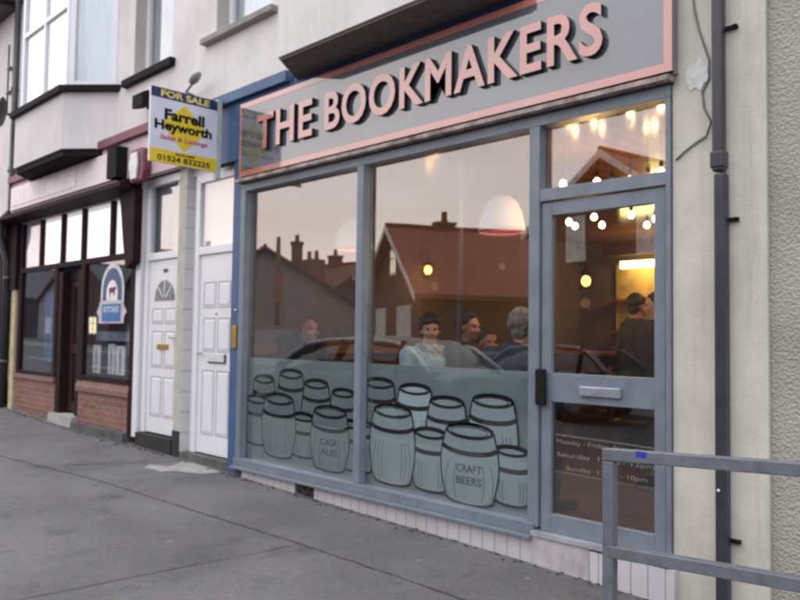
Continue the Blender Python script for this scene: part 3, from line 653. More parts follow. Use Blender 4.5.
# frosted film and its printed barrels
FZ = 1.185
for x0, x1 in ((-6.42, -4.775), (-4.70, -3.055)):
    bm = B(); box(bm, x0, x1, .034, .036, fz0, FZ); obj('window_film', bm, film_m, KB)
films = [c for c in KB.children if c.name.startswith('window_film')]
lv = 0
def barrel(pxc, pyr, wpx, zb, mt=film_m, text=None, hoop=True):
    """one printed barrel; pxc,pyr = where its rim stands in the photo, zb = its foot"""
    global lv; lv += 1
    y = .0335 - lv*.0007
    c = at(pxc, pyr, .03); rr = (at(pxc+wpx/2, pyr, .03).x-at(pxc-wpx/2, pyr, .03).x)/2
    X, Z = c.x, c.z; lo, hi = (-6.42, -4.775) if X < -4.74 else (-4.70, -3.055)
    if abs(X+4.74) < .12: lo, hi = -6.42, -3.055
    fm = films[0] if X < -4.74 else films[1]
    H = Z-zb; r0 = rr
    def half(t): return r0*(1+.26*math.sin(math.pi*min(1, t*.95+.03)))    # t from 0 rim to 1 foot
    cl = lambda x: max(lo+.001, min(hi-.001, x))
    el = .24*r0
    top = [(cl(X+r0*math.cos(a)), Z+el*math.sin(a)) for a in [math.pi*k/10 for k in range(11)]]
    left = [(cl(X-half(k/12)), Z-H*k/12) for k in range(13)]
    right = [(cl(X+half(k/12)), Z-H*k/12) for k in range(13)]
    bot = [(cl(X-half(1)*math.cos(math.pi*k/10)), max(fz0+.002, zb-el*math.sin(math.pi*k/10))) for k in range(11)]
    poly = top + left[1:] + bot[1:-1] + right[::-1][:-1]
    bm = B(); vs = []
    for p in poly:
        if not vs or (Vector(p)-Vector(vs[-1])).length > 1e-4: vs.append(p)
    f = bm.faces.new([bm.verts.new((p[0], y, p[1])) for p in vs]); bmesh.ops.triangulate(bm, faces=[f])
    bo = obj('barrel_print', bm, mt, fm)
    y -= .00035; bm = B()
    def rb(pts, w): ribbon(bm, [(cl(a), b_) for a, b_ in pts], w, y)
    rb([(X+r0*math.cos(2*math.pi*k/24), Z+el*math.sin(2*math.pi*k/24)) for k in range(25)], .020)
    rb([(X+r0*.80*math.cos(2*math.pi*k/24), Z-.006+el*.66*math.sin(2*math.pi*k/24)) for k in range(25)], .008)
    rb([(X-r0*1.02*math.cos(math.pi*k/6), Z-.012+el*1.15*math.sin(math.pi*k/6)) for k in range(7)], .020)
    hz = .10*min(1, r0/.14)+.01
    rb([(X-half(.16)*math.cos(math.pi*k/14), Z-hz-el*1.0*math.sin(math.pi*k/14)) for k in range(15)], .034)
    rb(left, .014); rb(right, .014)
    rb([(X-half(1)*math.cos(math.pi*k/10), max(fz0+.004, zb-el*.9*math.sin(math.pi*k/10))) for k in range(11)], .017)
    obj_ink = bm; me = bpy.data.meshes.new('i'); 
    bm2 = B()
    for s in (.52, .82) if text else (.45, .62, .8):
        for sg in (-1, 1):
            ribbon(bm2, [(cl(X+sg*s*half(k/12)), Z-hz*1.5-el*.8-(H-hz*1.5-el*.2)*k/12) for k in range(1, 12)], .0055, y)
    # children of the film, side by side with the print
    obj('barrel_outline', obj_ink, ink, fm); obj('stave_lines', bm2, ink_soft, fm)
    if text:
        for i, s in enumerate(text.split()):
            b3 = text_mesh(s, X-r0*.55, X+r0*.55, Z-H*.62-i*.085, Z-H*.62-i*.085+.055, y-.0002, .0002, .012); obj('barrel_lettering', b3, ink_soft, fm)
G = lambda px, py: at(px, py, .03).z
for a in [(264, 379, 19, .40), (291, 374, 22, .42), (316, 384, 23, .40), (343, 393, 22, .40), (257, 399, 20, .40), (303, 417, 21, .36), (279, 399, 27, .33)]: barrel(*a)
barrel(352, 424, 22, .33)
barrel(330, 412, 31, .30, text='CASK ALES')
for a in [(379, 383, 28, .45), (415, 389, 30, .50, film_pale), (447, 402, 33, .45), (493, 401, 40, .40)]: barrel(*a)
barrel(364, 424, 16, .33); barrel(512, 451, 32, .31); barrel(431, 433, 31, .30); barrel(393, 411, 36, .30); barrel(470, 431, 46, .275, text='CRAFT BEERS')

# right pilaster and pebble-dash wall
bm = B(); box(bm, -2.07, -1.80, -.03, .2, -.2, 3.62); box(bm, -1.80, -1.55, -.045, .2, -.2, 3.62); obj('pilaster', bm, pilaster_m, KB)
bm = B(); box(bm, -2.07, -1.555, .0, .3, 3.62, 7.0)
bm.free()

def dash_mat():
    m, nt, b = nodes('pebble_dash'); N = nt.nodes; L = nt.links; tc = N.new('ShaderNodeTexCoord')
    v = N.new('ShaderNodeTexVoronoi'); v.inputs['Scale'].default_value = 62; L.new(tc.outputs['Object'], v.inputs['Vector'])
    n = N.new('ShaderNodeTexNoise'); n.inputs['Scale'].default_value = 45; n.inputs['Detail'].default_value = 3; L.new(tc.outputs['Object'], n.inputs['Vector'])
    n2 = N.new('ShaderNodeTexNoise'); n2.inputs['Scale'].default_value = 2; n2.inputs['Detail'].default_value = 7; L.new(tc.outputs['Object'], n2.inputs['Vector'])
    a = N.new('ShaderNodeMath'); L.new(v.outputs['Distance'], a.inputs[0]); L.new(n.outputs['Fac'], a.inputs[1])
    mx = N.new('ShaderNodeMixRGB'); mx.inputs[1].default_value = (.27, .255, .215, 1); mx.inputs[2].default_value = (.50, .48, .42, 1); L.new(n2.outputs['Fac'], mx.inputs[0])
    L.new(mx.outputs[0], b.inputs['Base Color']); b.inputs['Roughness'].default_value = .9
    bp = N.new('ShaderNodeBump'); bp.inputs['Strength'].default_value = .6; bp.inputs['Distance'].default_value = .013
    L.new(a.outputs[0], bp.inputs['Height']); L.new(bp.outputs[0], b.inputs['Normal']); return m
RB = thing('house_building', 'pale pebble-dashed house wall at the right edge beside the cream pilaster', 'building', (.5, 0, 0))
bm = B(); box(bm, -1.548, 4.5, -.015, .3, -.3, 7.0); obj('wall', bm, dash_mat(), RB)
bm = B(); prism(bm, [(-.25, 7.0), (3.2, 9.2), (6.3, 7.0)], 'x', -1.545, 4.5); obj('roof', bm, MATS['slate'], RB)
# downpipe on the right pilaster
t = thing('downpipe', 'dark grey rainwater pipe on the cream pilaster right of the glazed door', 'pipe', (-1.8, -.1, 0))
bm = B(); px0, px1 = -1.812, -1.752
box(bm, px0, px1, -.112, -.052, 2.31, 6.9); obj('upper_pipe', bm, pipe_m, t, bevel=.012)
bm = B(); box(bm, px0+.008, px1+.012, -.110, -.048, -.12, 2.30); obj('lower_pipe', bm, pipe_m, t, bevel=.012)
bm = B(); box(bm, px0-.007, px1+.009, -.119, -.048, 2.33, 2.42); obj('pipe_socket', bm, pipe_m, t, bevel=.008)
for z in (2.04, 3.08, .35, 4.5):
    bm = B(); box(bm, px0+.02, px1+.062, -.068, -.046, z, z+.02); ball(bm, (px1+.055, -.075, z+.010), .010); obj('pipe_clip', bm, blackpaint, t)
bm = B(); ball(bm, (-1.782, -.111, .62), .008); obj('paint_spot', bm, upvc, t)
# cable on the pilaster
bm = B(); c = [(692, -20), (694, 8), (699, 30), (709, 60), (709, 78), (702, 92), (704, 108), (711, 122), (706, 136), (694, 144), (684, 152), (676, 160)]
tube(bm, [at(a, b_, -.038) for a, b_ in c], .0055, 8)
tag(obj('cable', bm, mat('grey_cable', (.17, .17, .18), .6)), 'thin grey cable wandering down the cream pilaster to the door frame', 'cable')
bm = B(); pc = at(698, 76, -.03); r_ = random.Random(3)
prism(bm, [(pc.x+.075*math.cos(k*.45)*r_.uniform(.6, 1.1), pc.z+.10*math.sin(k*.45)*r_.uniform(.6, 1.1)) for k in range(14)], 'y', -.036, -.03)
tag(obj('filler_patch', bm, mat('filler', (.66, .67, .66), .85, .08, 14, .3, 40)), 'rough whitish filler patch on the cream pilaster behind the cable', 'filler patch')

# ------------------------------------------------------------------ main sign
t = thing('fascia_sign', 'long glossy grey sign with coral border and raised coral capitals above the glazed shopfront', 'sign', (-4.25, -.1, 2.9))
sx0, sx1, sz0, sz1 = -6.44, -2.03, 2.915, 3.625
bm = B(); box(bm, sx0, sx1, -.115, -.052, sz0, sz1); obj('sign_board', bm, signgrey, t)
bm = B(); bwid = .05
box(bm, sx0, sx1, -.1175, -.1155, sz0, sz0+bwid); box(bm, sx0, sx1, -.1175, -.1155, sz1-bwid, sz1); box(bm, sx0, sx0+bwid*.7, -.1175, -.1155, sz0+bwid, sz1-bwid); box(bm, sx1-bwid, sx1, -.1175, -.1155, sz0+bwid, sz1-bwid)
obj('sign_border', bm, coral, t)
bm = B(); box(bm, sx0-.02, sx1+.01, -.085, -.052, 2.902, 2.913); obj('sign_batten', bm, mat('old_timber', (.30, .235, .18), .85, .3, 14), t)
LET = [('T', 261, 0), ('H', 0, 0)]
def word(s, xa, xb):
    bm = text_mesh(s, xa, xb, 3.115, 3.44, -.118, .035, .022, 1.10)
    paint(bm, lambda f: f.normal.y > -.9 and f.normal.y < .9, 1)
    return bm
for s, xa, xb in (('THE', -6.10, -5.26), ('BOOKMAKERS', -5.09, -2.45)):
    cu = word(s, xa, xb); 
    me = bpy.data.meshes.new('t'); cu.to_mesh(me); cu.free()
    # one mesh per letter
    b0 = B(); b0.from_mesh(me); bpy.data.meshes.remove(me); b0.verts.ensure_lookup_table()
    bmesh.ops.remove_doubles(b0, verts=b0.verts[:], dist=1e-5)
    left = set(b0.verts); comps = []
    while left:
        st = [left.pop()]; comp = set(st)
        while st:
            v = st.pop()
            for ed in v.link_edges:
                w_ = ed.other_vert(v)
                if w_ in left: left.discard(w_); comp.add(w_); st.append(w_)
        comps.append(comp)
    comps.sort(key=lambda c: min(v.co.x for v in c))
    for comp in comps:
        mp = {}; nb = B()
        for v in comp: mp[v] = nb.verts.new(v.co)
        for f in b0.faces:
            if f.verts[0] in comp:
                try: g = nb.faces.new([mp[v] for v in f.verts]); g.material_index = f.material_index
                except ValueError: pass
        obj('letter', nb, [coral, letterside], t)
    b0.free()
bm = B(); box(bm, -6.52, -2.05, -.12, -.05, 2.872, 2.9005)
tag(obj('timber_batten', bm, mat('flaky_timber', (.52, .43, .38), .85, .45, 7, col2=(.16, .11, .09))), 'weathered flaky timber batten under the grey fascia sign', 'batten')

# ------------------------------------------------------------------ For Sale board
bxc = -6.80
t = thing('for_sale_board', 'estate agent FOR SALE board jutting out from the wall over the white doors', 'sign', (bxc, -.5, 3.0))
Y0, Y1, Z0, Z1 = -.86, -.155, 3.015, 3.725
bm = B(); box(bm, bxc-.03, bxc, Y0, Y1, Z0, Z1); obj('board', bm, mat('board_white', (.72, .74, .84), .45, .03), t)
# artwork is drawn facing -y, then turned to face +x
def turned(bm, off=0.0):
    for v in bm.verts:
        x, y, z = v.co; v.co = Vector((bxc - y + off, Y0 + x, Z0 + z))
    return bm
W_, H_ = Y1-Y0, Z1-Z0
ynavy = mat('navy', (.02, .03, .11), .5); yyel = mat('yellow', (.80, .60, .03), .5, .03)
def art(name, bm, m, off): obj(name, turned(bm, off), m, t)
bm = B(); box(bm, 0, W_, -.002, 0, H_-.095, H_); art('navy_band', bm, ynavy, 0)
bm = B(); box(bm, 0, W_, -.002, 0, .0, .125); art('yellow_band', bm, yyel, 0)
bm = B(); prism(bm, [(W_*.5, .13), (W_*.84, H_*.52), (W_*.5, H_-.12), (W_*.16, H_*.52)], 'y', -.0015, 0); art('yellow_diamond', bm, yyel, 0)
art('lettering', text_mesh('FOR SALE', .10, W_-.09, H_-.080, H_-.016, -.0005, .002, .03), mat('pale_yellow', (.85, .74, .22), .5), .002)
art('lettering', text_mesh('Farrell', W_*.20, W_*.80, H_*.585, H_*.735, 0, .002, .040), blackpaint, .002)
art('lettering', text_mesh('Heyworth', W_*.06, W_*.92, H_*.405, H_*.575, 0, .002, .040), blackpaint, .002)
art('lettering', text_mesh('Sales & Lettings', W_*.14, W_*.86, H_*.30, H_*.38, 0, .002, .02, shear=.2), mat('pink_text', (.62, .10, .18), .5), .0025)
art('lettering', text_mesh('01524 832225', W_*.11, W_*.90, .022, .075, 0, .002, .02), blackpaint, .0025)
art('lettering', text_mesh('MORECAMBE', W_*.38, W_*.66, .088, .112, 0, .002, .01), blackpaint, .0025)
bm = B(); box(bm, bxc-.045, bxc+.010, Y1+.002, Y1+.050, Z0-.06, Z1+.02); obj('batten', bm, mat('batten_green', (.50, .54, .50), .7, .1), t)
bm = B(); box(bm, bxc-.04, bxc, Y1+.052, -.112, Z0+.05, Z0+.10); box(bm, bxc-.04, bxc, Y1+.052, -.161, Z1-.11, Z1-.06); obj('bracket', bm, galv, t)

# alarm box, floodlight, small lamp
t = thing('alarm_box', 'maroon and white burglar alarm box on the pink fascia beside the brown shopfront', 'alarm box', (-8.45, -.1, 3.15))
bm = B(); zc = 3.32
prof = [(-.15, -.19), (.15, -.19), (.20, -.06), (.18, .16), (.12, .20), (-.12, .20), (-.18, .16), (-.20, -.06)]
prism(bm, [(-8.47+a, zc+b_) for a, b_ in prof], 'y', -.20, -.102); obj('case', bm, maroon, t, bevel=.02)
bm = B(); prism(bm, [(-8.56, zc-.155), (-8.42, zc-.155), (-8.39, zc), (-8.41, zc+.15), (-8.57, zc+.15), (-8.60, zc)], 'y', -.225, -.201); obj('front_panel', bm, mat('alarm_white', (.70, .73, .72), .4, .1), t, bevel=.006)
t = thing('floodlight', 'small black floodlight on the white wall left of the estate agent board', 'light', (-8.35, 0, 4.05))
bm = B(); prism(bm, [(-.20, 4.0), (-.20, 4.16), (-.12, 4.20), (-.06, 4.12), (-.06, 4.04)], 'x', -8.62, -8.36); obj('lamp_head', bm, blackpaint, t, bevel=.01)
bm = B(); box(bm, -8.54, -8.44, -.059, -.002, 4.02, 4.12); obj('bracket', bm, blackpaint, t)
t = thing('wall_lamp', 'small grey bulkhead fitting on a curved arm above the estate agent board', 'light', (-7.45, 0, 4.0))
bm = B(); a = at(196, 79, -.16); b_ = at(186, 92, -.1)
lathe(bm, [(0, -.03), (.035, -.02), (.05, .01), (.045, .03), (0, .035)], (0, 0, 0), 12)
for v in bm.verts: v.co = Vector((v.co.x*2.1, v.co.y, v.co.z*1.1)); v.co = Vector((a.x-.02+v.co.x*.95, a.y+v.co.y, a.z+v.co.z+v.co.x*.30))
obj('lamp_head', bm, mat('lamp_grey', (.25, .27, .26), .5), t)
bm = B(); tube(bm, [(b_.x, -.002, b_.z-.02), (b_.x, -.10, b_.z), (a.x-.05, -.15, a.z-.01)], .013); obj('arm', bm, MATS['lamp_grey'], t)

# ------------------------------------------------------------------ street railing in front
t = thing('railing', 'grey galvanised steel guard rail in front of the glazed door with a blue tape mark', 'railing', (-1.8, -1.2, gz(-1.8, -1.2)))
w = .05; ra, rb_ = -1.80, .85
def bar(x0, z0, x1, z1):
    bm = B()
    v = [bm.verts.new(p) for p in [(x0,-1.2-w/2,z0-w),(x1,-1.2-w/2,z1-w),(x1,-1.2+w/2,z1-w),(x0,-1.2+w/2,z0-w),(x0,-1.2-w/2,z0),(x1,-1.2-w/2,z1),(x1,-1.2+w/2,z1),(x0,-1.2+w/2,z0)]]
    for f in [(0,1,5,4),(1,2,6,5),(2,3,7,6),(3,0,4,7),(3,2,1,0),(4,5,6,7)]: bm.faces.new([v[i] for i in f])
    return bm
obj('top_rail', bar(ra, .935, rb_, 1.06), galv, t, bevel=.004)
obj('lower_rail', bar(ra+w/2, .53, rb_-w/2, .655), galv, t, bevel=.004)
for x in (ra, -.45, rb_):
    bm = B(); z = .935+.125*(x-ra)/(rb_-ra)-w-.001
    box(bm, x-(0 if x == ra else w/2), x+(w if x == ra else w/2), -1.2-w/2+.002, -1.2+w/2-.002, gz(x, -1.2)-.05, z); obj('post', bm, galv, t, bevel=.004)
    bm = B(); box(bm, x-.08, x+.10, -1.28, -1.12, gz(x, -1.2)-.01, gz(x, -1.2)+.008); obj('base_plate', bm, galv, t)
a = at(641, 453, -1.225); bm = B(); box(bm, a.x-.022, a.x+.022, -1.2275, -1.2255, a.z-.018, a.z+.006); obj('tape', bm, bluetape, t)

# ------------------------------------------------------------------ INTERIOR of the pub
IB = thing('room', 'dim brown pub room behind the big shop windows', 'room', (-4.3, 3, .2))
wood_d = mat('dark_wood', (.075, .032, .018), .5, .25, 6, stretch=(1, 1, 8)); wallb = mat('room_wall', (.13, .095, .09), .85, .08, 3)
bm = B(); box(bm, -6.72, -6.62, .13, 6.2, .1, 2.9); box(bm, -1.95, -1.85, .21, 6.2, .1, 2.9); box(bm, -6.62, -1.95, 6.1, 6.2, .1, 2.9); obj('room_wall', bm, wallb, IB)
bm = B(); box(bm, -6.62, -1.95, .07, 6.1, .1, .15); obj('room_floor', bm, stripes_mat('floorboards', (.16, .075, .045), (.04, .02, .015), .14, 0, .35, .05), IB)
bm = B(); box(bm, -6.62, -1.95, .07, 6.1, 2.86, 2.9); obj('room_ceiling', bm, stripes_mat('ceiling_boards', (.24, .10, .045), (.03, .012, .008), .14, 0, .13, .14), IB)
bm = B(); box(bm, -6.618, -6.56, .14, 6.0, 1.21, 1.31); obj('wall_ledge', bm, mat('orange_wood', (.27, .095, .032), .45, .2, 8, stretch=(1, .3, 8)), IB)
bm = B(); box(bm, -6.617, -6.60, .14, 6.0, .15, 1.21); obj('wall_panelling', bm, wood_d, IB)
# bar at the back right
t = thing('bar_counter', 'lit wooden bar counter at the back of the pub, seen through the door', 'bar counter', (-3.6, 4.9, .15))
bm = B(); box(bm, -5.6, -2.4, 4.4, 4.9, .151, 1.2); obj('counter_front', bm, wood_d, t)
bm = B(); box(bm, -5.7, -2.3, 4.3, 5.0, 1.2, 1.25); obj('counter_top', bm, MATS['orange_wood'], t, bevel=.01)
t = thing('bar_shelf', 'bright yellow lit back shelf behind the pub bar, seen through the door', 'shelf', (-5.4, 5.9, .15))
bm = B(); box(bm, -5.95, -3.4, 6.02, 6.09, .16, 2.5); obj('back_panel', bm, mat('warm_wall', (.62, .42, .16), .6, .2, 3), t)
for z in (1.5, 1.95): bm = B(); box(bm, -5.95, -3.4, 5.80, 6.018, z, z+.04); obj('shelf', bm, MATS['orange_wood'], t)
bm = B(); box(bm, -5.75, -4.0, 5.78, 5.86, 2.42, 2.52); obj('strip_light', bm, emis('strip_glow', (1, .74, .28), 12), t)
bm = B(); box(bm, -6.0, -3.3, 5.70, 5.775, 2.60, 2.80); obj('pelmet', bm, wood_d, t)
for k in range(9):
    x = -5.7+k*.16; bm = B(); lathe(bm, [(0, 0), (.035, 0), (.036, .17), (.014, .22), (.013, .29), (0, .29)], (x, 5.9, 1.541), 10)
    tag(obj('bottle', bm, mat('bottle_%d' % (k % 3), [(.05, .12, .04), (.18, .07, .02), (.3, .3, .25)][k % 3], .15)), 'bottle standing on the lit shelf behind the pub bar', 'bottle', 'bottles behind the bar')

# lamps
def point(name, loc, power, col=(1, .62, .28), r=.03):
    l = bpy.data.lights.new(name, 'POINT'); l.energy = power; l.color = col; l.shadow_soft_size = r
    o = bpy.data.objects.new(name, l); COL.objects.link(o); o.location = loc; return o
bulb_glow = emis('bulb_glow', (1, .62, .26), 42)
def ceil_pt(px, py, z):
    d = fw + rt*((px-400)/780.0) + up*((300-py)/780.0); t_ = (z-CAM.z)/d.z; return CAM+d*t_
bulbs = [(563, 184, 2.60), (597, 182, 2.58), (630, 180, 2.60), (661, 172, 2.62), (612, 184, 2.55), (648, 178, 2.56),
         (569, 222, 2.42), (575, 226, 2.42), (594, 217, 2.45), (602, 225, 2.42), (631, 215, 2.45), (647, 225, 2.42), (655, 219, 2.45)]
for i, (a, b_, z) in enumerate(bulbs):
    p = ceil_pt(a, b_, z)
    if p.y < .15: p = at(a, b_, .2)
    if p.y > 5.5: p = at(a, b_, 5.5)
    t = thing('festoon_bulb', 'bare glowing bulb hanging from the boarded pub ceiling above the door', 'light bulb', p, 0, 'glowing bulbs above the pub door')
    bm = B(); ball(bm, (0, 0, 0), .027, 1, 1, 1.15, 12); obj('glass_bulb', bm, bulb_glow, t, local=True)
    bm = B(); tube(bm, [(0, 0, .04), (0, 0, .08)], .014); tube(bm, [(0, 0, .08), (0, 0, 2.86-p.z)], .002, 6); obj('flex', bm, blackpaint, t, local=True)
for p in ((-3.2, .9, 2.4), (-2.5, 2.2, 2.35), (-3.6, 3.2, 2.3)): point('lamp_light', p, 16)
point('lamp_light', (-5.0, 5.4, 2.3), 40, (1, .70, .30), .1)
def pendant(p, lab):
    t = thing('pendant_lamp', lab, 'pendant lamp', p, 0, 'white dome pendants')
    bm = B(); lathe(bm, [(.02, .30), (.07, .29), (.13, .24), (.17, .15), (.19, .05), (.195, 0), (.185, 0), (.175, .06), (.155, .15), (.12, .225), (.06, .27), (.02, .28)], (0, 0, -.13), 28)
    obj('shade', bm, mat('shade_white', (.72, .77, .84), .35, .02, emit=(1, .97, .92), est=.06), t, local=True, smooth=True)
    bm = B(); lathe(bm, [(.196, .0), (.199, -.012), (.190, -.016), (.187, -.004), (.196, 0)], (0, 0, -.13), 28); obj('shade_rim', bm, mat('rim_red', (.55, .06, .03), .4, .02, emit=(1, .12, .05), est=.05), t, local=True)
    bm = B(); lathe(bm, [(0, .012), (.184, .012), (.184, .004), (0, .004)], (0, 0, -.13), 28); obj('diffuser', bm, MATS['rim_red'], t, local=True)
    bm = B(); tube(bm, [(0, 0, .16), (0, 0, 2.86-p[2])], .006, 8); obj('flex', bm, blackpaint, t, local=True)
pendant(at(502, 216, .9), 'white dome pendant lamp with a red rim in clear view above the drinkers')
pendant(at(354, 236, .9), 'white dome pendant lamp half hidden behind the window mullion')
for p in (at(502, 216, .9), at(354, 236, .9)): point('lamp_light', (p.x, p.y, p.z-.42), 5, (1, .92, .86))
def lantern(p, lab, wall_x=None, wall_y=None):
    t = thing('wall_lantern', lab, 'lantern', p, 0, 'amber wall lanterns'); q_ = .68
    if wall_x is not None: wall_x = p.x+(wall_x-p.x)/q_
    t.scale = (q_, q_, q_)
    bm = B(); ball(bm, (0, 0, 0), .068, 1, 1, 1.2); obj('bulb', bm, emis('amber_glow', (1, .47, .09), 9), t, local=True)
    bm = B()
    for k in range(4):
        a = math.pi/4+k*math.pi/2; tube(bm, [(.09*math.cos(a), .09*math.sin(a), -.13), (.11*math.cos(a), .11*math.sin(a), .10)], .006, 6)
    lathe(bm, [(.0, .22), (.03, .20), (.05, .15), (.13, .11), (.13, .10)], seg=12); lathe(bm, [(0, -.14), (.10, -.14), (.10, -.125), (0, -.125)], seg=12)
    if wall_x is not None: tube(bm, [(0, 0, .2), (0, 0, .3), (wall_x-p.x, 0, .3)], .012, 8)
    if wall_y is not None: tube(bm, [(0, 0, .2), (0, 0, (2.86-p.z)/q_)], .008, 8)
    obj('cage', bm, blackpaint, t, local=True)
d = fw + rt*((428-400)/780.0) + up*((300-270)/780.0); k = (-6.47-CAM.x)/d.x; pl = CAM+d*k
lantern(pl, 'amber wall lantern on the left wall of the pub, seen in the second window', wall_x=-6.62); point('lamp_light', (pl.x+.10, pl.y, pl.z-.2), 2.5, (1, .5, .15), .05)
pl = at(586, 281, 2.6); lantern(pl, 'amber hanging lantern seen through the upper glass of the door', wall_y=1); point('lamp_light', (pl.x, pl.y-.02, pl.z-.22), 5, (1, .5, .15), .05)

# tables and chairs
def table(x, y, lab):
    t = thing('pub_table', lab, 'table', (x, y, .15), 0, 'round pub tables')
    bm = B(); lathe(bm, [(0, .72), (.36, .72), (.375, .735), (.375, .75), (.36, .76), (0, .76)], seg=28); obj('table_top', bm, MATS['orange_wood'], t, local=True)
    bm = B(); lathe(bm, [(.04, .72), (.03, .4), (.045, .08), (.22, .03), (.24, .0), (0, 0)], seg=16); obj('pedestal', bm, blackpaint, t, local=True)
def chair(x, y, rot, lab):
    t = thing('pub_chair', lab, 'chair', (x, y, .15), rot, 'wooden pub chairs')
    bm = B(); box(bm, -.21, .21, -.21, .21, .43, .47); obj('seat', bm, wood_d, t, local=True, bevel=.015)
    bm = B(); box(bm, -.20, .20, .19, .215, .70, .98); obj('backrest', bm, wood_d, t, local=True, bevel=.01)
    for sx in (-1, 1):
        bm = B(); tube(bm, [(sx*.18, .19, 0), (sx*.18, .19, .47), (sx*.19, .205, .98)], .018, 8); obj('leg', bm, wood_d, t, local=True)
        bm = B(); tube(bm, [(sx*.18, -.18, 0), (sx*.18, -.18, .43)], [.014, .02], 8); obj('leg', bm, wood_d, t, local=True)

# ------------------------------------------------------------------ people
skin_m = mat('skin', (.68, .38, .28), .5, .06, 8); skin2 = mat('skin_flushed', (.46, .215, .16), .5, .08, 8)
def capsule(bm, a, b, ra, rb, seg=14):
    a = Vector(a); b = Vector(b)
    for p, r in ((a, ra), (b, rb)): ball(bm, p, r, seg=seg)
    tube(bm, [a, b], [ra, rb], seg)
def remesh(name, bm, m, parent, vox=.012, sm=6):
    o = obj(name, bm, m, parent, local=True)
    md = o.modifiers.new('r', 'REMESH'); md.mode = 'VOXEL'; md.voxel_size = vox; md.use_smooth_shade = True
    s_ = o.modifiers.new('s', 'SMOOTH'); s_.iterations = sm; s_.factor = .5
    dg = bpy.context.evaluated_depsgraph_get(); dg.update()
    me = bpy.data.meshes.new_from_object(o.evaluated_get(dg)); o.modifiers.clear(); old = o.data; o.data = me; bpy.data.meshes.remove(old)
    if not me.materials: me.materials.append(m)
    for p in me.polygons: p.use_smooth = True
    return o
def person(loc, rot, lab, skin, hair_m, top_m, trouser_m, hair='short', lean=0., headturn=0., nod=0., scale=1.0, seat=.47, stand=False, glass=False, scarf=None, jw=1.0, hood=False):
    """facing -y in local space; loc is the floor point under the hips"""
    t = thing('person', lab, 'person', loc, rot); t.scale = (scale,)*3
    hip = Vector((0, 0, .92 if stand else seat+.10)); L_ = Vector((0, -math.sin(lean), math.cos(lean)))
    chest = hip + L_*.36; neck = hip + L_*.53; hd = neck + Vector((0, -math.sin(lean+nod)*.125-.02, math.cos(lean+nod)*.132))
    sh = [neck + L_*-.075 + Vector((s*.18*jw, 0, 0)) for s in (-1, 1)]
    kn = [Vector((s*.12, -.42, seat+.06)) if not stand else Vector((s*.10, -.03, .50)) for s in (-1, 1)]
    an = [Vector((s*.12, -.40, .09)) if not stand else Vector((s*.10, .02, .09)) for s in (-1, 1)]
    el = [sh[i] + Vector((s*.07, -.08 if not stand else .02, -.27)) for i, s in enumerate((-1, 1))]
    wr = [el[i] + Vector((-s*.08, -.22, .0)) if not stand else el[i]+Vector((-s*.0, -.05, -.25)) for i, s in enumerate((-1, 1))]
    Rh = Matrix.Rotation(headturn, 3, 'Z') @ Matrix.Rotation(-nod, 3, 'X')
    def H(x, y, z): return hd + Rh @ Vector((x, y, z))
    b = B()
    capsule(b, hip, chest, .15, .16); capsule(b, chest, neck-L_*.06, .155, .10); 
    capsule(b, sh[0], sh[1], .065, .065)
    capsule(b, neck-L_*.05, hd-Vector((0, 0, .05)), .062, .055)
    for i in (0, 1): capsule(b, neck-L_*.02, sh[i], .05, .05)
    for i in (0, 1):
        capsule(b, sh[i], el[i], .055, .042); capsule(b, el[i], wr[i], .042, .028)
        d = (wr[i]-el[i]).normalized(); side = d.cross(Vector((0, 0, 1))).normalized() if abs(d.z) < .9 else Vector((0, -1, 0)); upv = side.cross(d).normalized()
        pal = wr[i]+d*.055; capsule(b, wr[i]+d*.01-side*.014, pal-side*.02, .018, .02); capsule(b, wr[i]+d*.01+side*.014, pal+side*.02, .018, .02)
        for k, (off, ln) in enumerate(((-.036, .060), (-.012, .070), (.012, .065), (.035, .050))):
            p0 = pal + side*off + d*.01; p1 = p0 + d*ln*.55 - upv*.008; p2 = p1 + d*ln*.40 - upv*.022
            capsule(b, p0, p1, .0105, .0095, 8); capsule(b, p1, p2, .0095, .008, 8)
        th = wr[i]+d*.02 - side*.035*(1 if i else -1); th2 = th + (d*.7 - side*.6*(1 if i else -1)).normalized()*.05; capsule(b, th, th2, .012, .010, 8); capsule(b, th2, th2+d*.025-upv*.008, .010, .0085, 8)
        capsule(b, hip+Vector((-.08 if i == 0 else .08, 0, -.03)), kn[i], .085, .058); capsule(b, kn[i], an[i], .056, .04)
        capsule(b, an[i]+Vector((0, .03, -.04)), an[i]+Vector((0, -.15, -.055)), .042, .032)
    # head: skull, jaw, brow, nose, cheeks, ears, lips
    def hb(c, r, sx=1, sy=1, sz=1, seg=18):
        g = bmesh.ops.create_uvsphere(b, u_segments=seg, v_segments=10, radius=r)
        for v in g['verts']: v.co = H(c[0]+v.co.x*sx, c[1]+v.co.y*sy, c[2]+v.co.z*sz)
    hb((0, .012, .035), .092, .84, 1.06, 1.0); hb((0, -.018, -.030), .072, .84, .95, 1.15); hb((0, -.050, -.080), .030, 1.15, .9, .8)
    hb((0, -.088, -.006), .013, .8, 1.0, 1.9); hb((0, -.098, -.022), .014, 1.0, 1.0, .8)
    for s in (-1, 1): hb((s*.078, .012, -.002), .022, .4, .8, 1.35); hb((s*.036, -.062, -.022), .026); hb((s*.032, -.080, .032), .016, 1.5, .6, .5)
    hb((0, -.082, -.050), .014, 1.6, .8, .55)
    remesh('body', b, skin, t, .0085, 3)
    for s in (-1, 1):
        bm = B(); g = bmesh.ops.create_uvsphere(bm, u_segments=10, v_segments=8, radius=.0105)
        for v in g['verts']: v.co = H(s*.031+v.co.x, -.076+v.co.y, .012+v.co.z*.75)
        obj('eye', bm, mat('eye_dark', (.04, .03, .025), .2), t, local=True, smooth=True)
